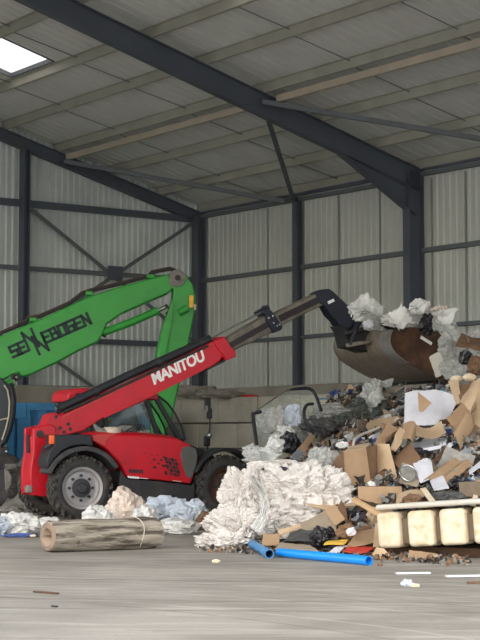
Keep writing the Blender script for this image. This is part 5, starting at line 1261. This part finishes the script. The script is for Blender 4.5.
wads_ = [
 ('film_wad', 365, 311, 30, 22, 'film_white', 'crumpled white film piled behind the boom head on the bucket', dict(D=32.9, amp=.4, crease=.4)),
 ('film_wad', 378, 321, 30, 20, 'film_clear', 'grey clear film lying on the bucket rim', dict(D=32.4, amp=.45, crease=.4)),
 ('paper_wad', 369, 324, 10, 8, 'paper', 'small white paper tucked in the film behind the boom head', dict(D=31.9, sub=4)),
 ('rubbish_bag', 392, 324, 24, 12, 'bag_black', 'black bag lying on top of the bucket', dict(D=32.4)),
 ('film_wad', 404, 320, 40, 16, 'film_white', 'long fold of white film lying across the bucket top', dict(D=31.7, amp=.5, crease=.45, seed=5)),
 ('film_wad', 420, 308, 20, 14, 'film_white', 'peaked white film scrap standing highest on the bucket load', dict(D=31.5, amp=.5, crease=.4, seed=8)),
 ('rubbish_bag', 428, 325, 16, 22, 'bag_black', 'black bag wedged against the bucket cheek', dict(D=31.4, seed=9)),
 ('film_wad', 444, 322, 20, 22, 'film_clear', 'clear film bulging out past the bucket cheek', dict(D=31.3, amp=.45, crease=.4, seed=10)),
 ('film_wad', 440, 311, 18, 10, 'bag_pink', 'cream-tinted film scrap topping the bucket load', dict(D=31.4, amp=.5, crease=.4, seed=13)),
 ('film_wad', 450, 345, 20, 30, 'film_clear', 'clear film cascading from bucket to heap', dict(D=30.8, amp=.45, crease=.4, seed=11)),
 ('film_wad', 460, 355, 30, 30, 'film_grey', 'greyish film caught on the crest of the heap', dict(D=30.0, amp=.45, crease=.4, seed=12)),
 ('film_wad', 453, 370, 26, 20, 'film_clear', 'clear film at the lower end of the cascade', dict(D=29.5, amp=.45, crease=.4, seed=14)),
 ('plastic_scrap', 466, 358, 14, 14, 'bag_black', 'black and blue scrap caught in the greyish film', dict(D=29.0, seed=15)),
 ('film_wad', 474, 338, 20, 14, 'film_grey', 'grey film strip on the crest behind the brown board', dict(D=29.6, amp=.4, seed=16)),
 ('foam_lump', 457, 379, 12, 7, 'foam', 'rounded cream foam lump nearest the bucket', dict(D=27.3, amp=.15, crease=.05)),
 ('foam_lump', 469, 377.5, 14, 8, 'foam', 'rounded cream foam lump beside the tall tan panel', dict(D=27.2, amp=.15, crease=.05)),
 ('debris_clump', 476, 366, 16, 20, 'brownscrap', 'brown debris clump under the greyish film', dict(D=28.6)),
 ('debris_clump', 462, 388, 20, 14, 'greyscrap', 'grey debris clump behind the brown triangle', dict(D=27.6)),
 ('food_packet', 388, 417, 10, 8, 'redplast', 'crumpled red and white packet on the heap below the bucket', dict(lift=.25, sub=4)),
 ('paper_wad', 392, 419, 7, 6, 'paper', 'white paper scrap against the red packet', dict(lift=.3, sub=4)),
 ('paper_wad', 397, 422, 12, 8, 'bag_pink', 'pinkish crumpled paper beside the red packet', dict(lift=.25, sub=4)),
 ('netting', 366, 413, 54, 30, 'net', 'bunched dull green netting spread over the far heap', dict(lift=.3, amp=.35, crease=.3)),
 ('netting', 350, 421, 34, 18, 'net', 'smaller bunch of dull green netting', dict(lift=.35, amp=.35, crease=.3, seed=3)),
 ('film_wad', 372, 396, 22, 26, 'film_clear', 'clear film hanging below the bucket bottom', dict(D=32.6, amp=.45, crease=.4)),
 ('film_wad', 376, 386, 12, 14, 'film_clear', 'thin clear film snagged on the bucket bottom', dict(D=32.6, amp=.45, crease=.4, seed=4)),
 ('rubbish_bag', 293, 416, 17, 24, 'film_blue', 'bluish-white full bag behind the clear pane', dict(D=31.0, amp=.22, crease=.2, f=3)),
 ('rubbish_bag', 282, 436, 20, 24, 'film_white', 'white bag slumped below the bluish-white bag', dict(D=30.7, amp=.25)),
 ('rubbish_bag', 289, 443, 20, 22, 'bag_black', 'black torn bag between white bags behind the pane', dict(D=30.3)),
 ('rubbish_bag', 318, 426, 30, 16, 'bag_grey', 'dark grey bag on the far heap', dict(D=30.9)),
 ('film_wad', 300, 428, 24, 22, 'film_grey', 'grey film bulging beside the bluish-white bag', dict(D=31.2)),
 ('film_wad', 268, 421, 22, 26, 'film_clear', 'clear film slumped behind the pane corner', dict(D=31.4)),
 ('film_wad', 330, 411, 34, 14, 'film_grey', 'grey film stretched over the far heap crest', dict(D=32.0)),
 ('debris_clump', 340, 398, 26, 10, 'greyscrap', 'grey rubbish clump on the far heap crest', dict(D=34.0)),
 ('film_wad', 262, 458, 34, 18, 'film_clear', 'glossy clear film bunched behind the bale', dict(D=26.2, amp=.4, crease=.4)),
 ('film_wad', 252, 452, 18, 14, 'film_clear', 'glossy clear film beside the front mudguard', dict(D=27.0, amp=.4, crease=.4, seed=2)),
 ('film_wad', 275, 446, 16, 16, 'film_white', 'white film tuft under the slumped white bag', dict(D=28.0, amp=.4, crease=.3)),
 ('film_wad', 334, 478, 22, 40, 'film_grey', 'grey film hanging between the bale and the large carton', dict(D=25.2, amp=.3, crease=.3)),
 ('film_wad', 318, 460, 26, 26, 'film_clear', 'clear film drooping over the bale end', dict(D=25.6, amp=.35, crease=.35)),
 ('metal_tray', 276, 469, 26, 6, 'darkplast', 'flat dark tray lying on top of the film bale', dict(D=24.2, amp=.1, crease=.05)),
 ('film_wad', 262, 466, 26, 10, 'bale', 'white film roll edge on top of the bale', dict(D=24.3)),
 ('film_wad', 284, 463, 24, 7, 'foam_grey', 'pale film fold behind the dark tray', dict(D=24.6)),
 ('rubbish_bag', 320, 538, 20, 22, 'bag_black', 'black bag crouching behind the long blue pipe', dict(D=22.5)),
 ('rubbish_bag', 328, 534, 14, 14, 'bag_black', 'small black bag tip behind the other black bag', dict(D=22.8, seed=6)),
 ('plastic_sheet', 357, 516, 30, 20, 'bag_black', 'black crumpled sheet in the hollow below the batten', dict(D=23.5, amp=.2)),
 ('curled_card', 347, 531, 18, 14, 'card_dark', 'curled brown paper roll in the front litter', dict(D=22.5, amp=.5, crease=.4, f=2)),
 ('paper_wad', 351, 532, 9, 8, 'paper', 'white paper lining of the curled brown roll', dict(D=22.2, sub=4)),
 ('debris_clump', 366, 536, 20, 18, 'brownscrap', 'dark brown debris behind the pointed board', dict(D=22.9)),
 ('lime_scrap', 423, 505.5, 12, 6, 'lime', 'lime green plastic scrap on the foam packing piece', dict(D=21.9, sub=4, amp=.2)),
 ('rubbish_bag', 448, 500, 40, 18, 'bag_grey', 'dark grey rubbish behind the foam packing piece', dict(D=22.7)),
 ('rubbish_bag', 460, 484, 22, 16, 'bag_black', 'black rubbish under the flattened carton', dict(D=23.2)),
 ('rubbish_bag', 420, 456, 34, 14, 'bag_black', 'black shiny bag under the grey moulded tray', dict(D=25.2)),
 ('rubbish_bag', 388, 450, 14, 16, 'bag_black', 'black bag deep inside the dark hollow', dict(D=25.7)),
 ('debris_clump', 412, 500, 18, 12, 'brownscrap', 'brown debris beside the lime green scrap', dict(D=22.8)),
 ('film_wad', 343, 445, 12, 6, 'film_white', 'small white wad at the top corner of the large carton', dict(D=25.2, sub=4)),
 ('tarpaulin', 195, 392, 50, 13, 'tarp', 'grey tarpaulin lump on top of the block wall', dict(D=44.0, amp=.3)),
 ('tarpaulin', 222, 394, 44, 9, 'tarp', 'lower grey tarpaulin fold farther along the block wall', dict(D=43.0, amp=.3)),
 ('red_wad', 250, 396.5, 16, 4, 'redplast', 'faded red strip on top of the block wall', dict(D=42.8, sub=4)),
]
for nm, px, py, w_, h_, mk, lb, kw in wads_:
    kw = dict(kw); cat = nm.split('_')[-1] if nm.split('_')[-1] != 'clump' else 'debris'
    wad(nm, px, py, w_, h_, mk, lb, cat, **kw)
# round pan lid, saucers
root = tag(empty('pan_lid', P(408, 473, 24.0)), 'round greyish lid with a shiny rim beside the paper sheet', 'lid'); root.rotation_euler = (radians(62), 0, radians(20))
mb = MB(); mb.lathe([(.001, .02), (.08, .015), (.125, 0)], (0, 0, 0), 'z', 28, 'greyscrap'); mb.build('lid_disc', parent=root)
mb = MB(); mb.tube([V((cos(a) * .13, sin(a) * .13, 0)) for a in [2 * pi * k / 28 for k in range(29)]], .012, 'chrome', 8); mb.build('rim', parent=root)
# white corrugated hose arc
mb = MB(); mb.tube(spline([P(353, 447, 26.1), P(355, 440, 26.3), P(362, 434.5, 26.6), P(370, 431.5, 26.8), P(379, 427.5, 27.0)]), .022, 'foam_grey', 8); tag(centre(mb.build('plastic_hose')), 'thin pale hose arching above the large carton', 'hose')
mb = MB(); mb.tube(spline([P(313, 404, 30.7), P(307, 405, 30.6), P(304, 411, 30.5), P(305, 420, 30.4), P(310, 427, 30.4), P(322, 431, 30.4)]), .03, 'black', 10); tag(centre(mb.build('rubber_hose')), 'thick black rubber hose hooked beside the bluish-white bag', 'hose')
# bent pane with black edging
pane = empty('windscreen_pane', P(262, 450, 30.0), 0, 'bent clear pane with black edging standing up behind the bale', 'windscreen')
def K(px, py, D): return P(px, py, D) - pane.location
top = spline([K(252.5, 414, 30.6), K(262, 407, 30.9), K(275, 398, 31.2), K(286, 391, 31.5), K(300, 388.5, 31.7), K(310, 389, 31.8), K(316, 396, 31.8), K(321, 411, 31.6)], 4)
bot = spline([K(258, 455, 30.2), K(268, 455, 30.3), K(280, 453, 30.5), K(290, 450, 30.7), K(300, 446, 30.9), K(310, 440, 31.0), K(318, 434, 31.1), K(323, 426, 31.2)], 4)
mb = MB(); vs = []
for a, b in zip(top, bot): vs += [a, b]
mg = film('dusty_pane', (168, 182, 178), .26, .12, .2, 3, .1); M['pane'] = mg
mb.add(vs, [(2 * i, 2 * i + 2, 2 * i + 3, 2 * i + 1) for i in range(len(top) - 1)], 'pane'); mb.build('pane_sheet', parent=pane, smooth=60)
mb = MB()
for a, b in ((K(252.5, 413, 30.6), K(257.5, 452, 30.2)),): mb.beam(a, b, .05, .10, 'black')
mb.build('edging', parent=pane, bevel=.008)
mb = MB(); mb.tube(top[:14], [.012] * 14, 'boomgrey', 8); mb.build('edging', parent=pane)
mb = MB(); mb.tube(top[13:], [.015, .025, .03, .034, .034] + [.034] * (len(top) - 18), 'black', 8); mb.build('edging', parent=pane)
mb = MB(); mb.beam(K(252.5, 414, 30.6), K(261, 411.5, 30.7), .05, .06, 'black'); mb.build('corner_edging', parent=pane)

# ------------------------------------------------------------------ many small repeats, each an object of its own
def proto_mesh(kind):
    if kind == 'bottle':
        mb = MB(); mb.lathe([(.001, 0), (.035, .0), (.04, .03), (.038, .09), (.04, .15), (.03, .2), (.013, .235), (.013, .26), (.001, .262)], (0, 0, 0), 'z', 14, 'film_clear'); return mb
    if kind == 'can':
        mb = MB(); mb.lathe([(.001, 0), (.028, 0), (.033, .008), (.033, .105), (.027, .115), (.001, .112)], (0, 0, 0), 'z', 14, 'chrome'); return mb
kinds = {
 'crumpled_wrapper': (['film_white', 'film_grey', 'paper'], 'small pale crumpled wrapper lying on the heap', 'wrapper', 'pale wrappers on the heap', 40),
 'dark_scrap': (['darkplast', 'bag_black'], 'small dark crumpled scrap lying on the heap', 'scrap', 'dark scraps on the heap', 80),
 'grey_scrap': (['greyscrap', 'greyplast', 'tarp'], 'small grey crumpled scrap lying on the heap', 'scrap', 'grey scraps on the heap', 80),
 'brown_scrap': (['brownscrap', 'card_dark', 'card'], 'small brown torn scrap lying on the heap', 'scrap', 'brown scraps on the heap', 110),
 'coloured_scrap': (['blueplast'], 'small blue plastic scrap on the heap', 'scrap', 'blue scraps on the heap', 8),
 'red_scrap': (['redplast'], 'small red plastic scrap on the heap', 'scrap', 'red scraps on the heap', 8),
}
rr = random.Random(21); lib = {}
def lumpmesh(mk, seed, flat_):
    o = lump('tmp', (0, 0, 0), (1, .8, flat_), mk, seed, 2.0, .5, .4, 3, 0); me = o.data; bpy.data.objects.remove(o); return me
def spots(n, cond=None):
    out = []
    while len(out) < n:
        px = rr.uniform(255, 480); py = rr.uniform(350, 552); D = hit(px, py)
        if D is None or D > 37: continue
        p = P(px, py, D)
        if p.z < .1 or (px < 345 and py > 468): continue
        if 326 < px < 402 and 438 < py < 512: continue
        if 22.3 < D < 26 and 402 < px < 455 and py < 440: continue
        if px > 395 and 22 < D < 27 and rr.random() < .55: continue
        out.append((p, D, px, py))
    return out
for nm, (mks, lb, ct, gp, cnt) in kinds.items():
    ms = [lumpmesh(mk, k * 3 + len(nm), f_) for k, mk in enumerate(mks) for f_ in (.35, .7)]
    for p, D, px, py in spots(cnt):
        o = bpy.data.objects.new(nm, rr.choice(ms)); COL.objects.link(o)
        s_ = rr.uniform(.05, .115); o.scale = (s_, s_, s_); o.location = p + V((0, -s_ * .5, s_ * .3)); o.rotation_euler = (rr.uniform(-.8, .8), rr.uniform(-.8, .8), rr.uniform(0, 6))
        tag(o, lb, ct, gp)
for kd, cnt, lb, gp in (('bottle', 26, 'small clear plastic bottle lying on the heap', 'bottles on the heap'), ('can', 16, 'small crushed metal can lying on the heap', 'cans on the heap')):
    base = proto_mesh(kd).build('plastic_bottle' if kd == 'bottle' else 'drink_can'); me = base.data; nm = base.name; bpy.data.objects.remove(base)
    for p, D, px, py in spots(cnt):
        o = bpy.data.objects.new(nm, me); COL.objects.link(o); o.location = p + V((0, -.06, .04)); o.rotation_euler = (rr.uniform(.6, 2.2), rr.uniform(-.6, .6), rr.uniform(0, 6)); tag(o, lb, kd, gp)
# torn cardboard scraps of middle size
for k, (p, D, px, py) in enumerate(spots(60)):
    s_ = rr.uniform(.1, .26); an = rr.uniform(0, pi); ex = V((cos(an), sin(an) * .6, rr.uniform(-.5, .5))).normalized() * s_; ey = V((rr.uniform(-.4, .4), -.35, rr.uniform(.3, .9))).normalized() * s_ * rr.uniform(.5, 1)
    c = p + V((0, -.12, .05)); mk = rr.choice(['card', 'card_light', 'card_dark', 'card_grey', 'shadowcard', 'greyplast', 'film_grey'])
    o = sheet('torn_piece', [c - ex - ey, c + ex - ey, c + ex + ey, c - ex + ey], mk, .008, 5, 5, bend=rr.uniform(-.05, .05), cr=.03, seed=k, jag=.05)
    g = 'brown' if mk in ('card', 'card_light', 'card_dark', 'shadowcard') else 'grey'
    tag(o, 'torn %s piece, one of many small ones on the heap' % g, 'cardboard' if g == 'brown' else 'scrap', 'torn %s pieces on the heap' % g)

# loose film scraps with torn corners caught on the bucket load and over the cascade
scr = [
 ((352, 318), (360, 296), (366, 291), (372, 306), 32.6, 'film_white', 'peaked sheet of white film standing behind the boom head'),
 ((362, 312), (371, 297), (384, 306), (378, 322), 32.3, 'film_clear', 'translucent film sheet leaning over the bucket rim'),
 ((384, 312), (400, 306), (412, 320), (398, 331), 31.6, 'film_white', 'white film sheet draped over the bucket rim above the cheek'),
 ((409, 312), (419, 299), (428, 309), (420, 318), 31.4, 'film_white', 'pointed white film sheet at the highest spot of the bucket load'),
 ((430, 312), (443, 305), (457, 314), (447, 326), 31.2, 'film_white', 'cream-white film sheet flapping off the bucket load'),
 ((437, 322), (450, 318), (462, 343), (446, 350), 31.0, 'film_clear', 'long translucent sheet running from bucket to heap'),
 ((446, 340), (463, 342), (468, 366), (450, 372), 30.4, 'film_grey', 'grey translucent sheet over the lower film cascade'),
 ((462, 340), (478, 346), (474, 364), (460, 360), 29.5, 'film_clear', 'translucent sheet crumpled against the brown board'),
 ((365, 398), (376, 388), (384, 396), (370, 412), 32.3, 'film_clear', 'torn translucent sheet dangling beneath the bucket'),
 ((255, 452), (268, 446), (280, 455), (262, 466), 26.0, 'film_clear', 'shiny translucent sheet above the dark flat tray'),
 ((262, 430), (272, 408), (285, 404), (280, 436), 31.2, 'film_grey', 'grey translucent sheet hanging behind the pane'),
]
for k, (a, b, c, d, D, mk, lb) in enumerate(scr):
    D -= .55; q = [P(*a, D), P(*b, D + .1), P(*c, D + .05), P(*d, D - .1)]
    n0 = len(bpy.data.objects); o = sheet('film_sheet', q, mk, .006, 12, 12, bend=.06, bend2=-.05, cr=.16, seed=k * 3, jag=.09); tag(o, lb, 'film')
# ------------------------------------------------------------------ light and camera
sc = bpy.context.scene
w = bpy.data.worlds.new('world'); sc.world = w; w.use_nodes = True; nt = w.node_tree
bg = nt.nodes['Background']
sky = nd(nt, 'ShaderNodeTexSky'); sky.sky_type = 'NISHITA'; sky.sun_disc = False; sky.sun_elevation = radians(38); sky.sun_rotation = radians(200); sky.dust_density = 3; sky.air_density = 1
wm = nd(nt, 'ShaderNodeMix', data_type='RGBA'); wm.inputs['Factor'].default_value = .65
nt.links.new(sky.outputs[0], wm.inputs[6]); wm.inputs[7].default_value = (5.0, 5.15, 5.3, 1)
nt.links.new(wm.outputs[2], bg.inputs[0]); bg.inputs[1].default_value = .36
sl = bpy.data.lights.new('sun', 'SUN'); sl.energy = 1.0; sl.angle = radians(16); sl.color = (1, .95, .87)
so = bpy.data.objects.new('sun', sl); COL.objects.link(so)
sd = V((-.36, .90, -.50)).normalized()       # travel direction of the light
so.rotation_euler = sd.to_track_quat('-Z', 'Y').to_euler(); so.location = (10, -20, 20)
cd = bpy.data.cameras.new('camera'); cam = bpy.data.objects.new('camera', cd); COL.objects.link(cam)
cd.sensor_fit = 'VERTICAL'; cd.sensor_height = 24; cd.lens = FPX / 640 * 24; cd.clip_end = 300
cam.location = (0, 0, EYE); cam.rotation_euler = (pi / 2 + PITCH, 0, 0)
sc.camera = cam
vs_ = sc.view_settings; vs_.view_transform = 'Standard'; vs_.look = 'None'; vs_.gamma = 1; vs_.use_curve_mapping = False; vs_.exposure = .9
sc.cycles.use_denoising = True; sc.cycles.max_bounces = 10; sc.cycles.diffuse_bounces = 6; sc.cycles.transparent_max_bounces = 24
sc.cycles.sample_clamp_indirect = 6
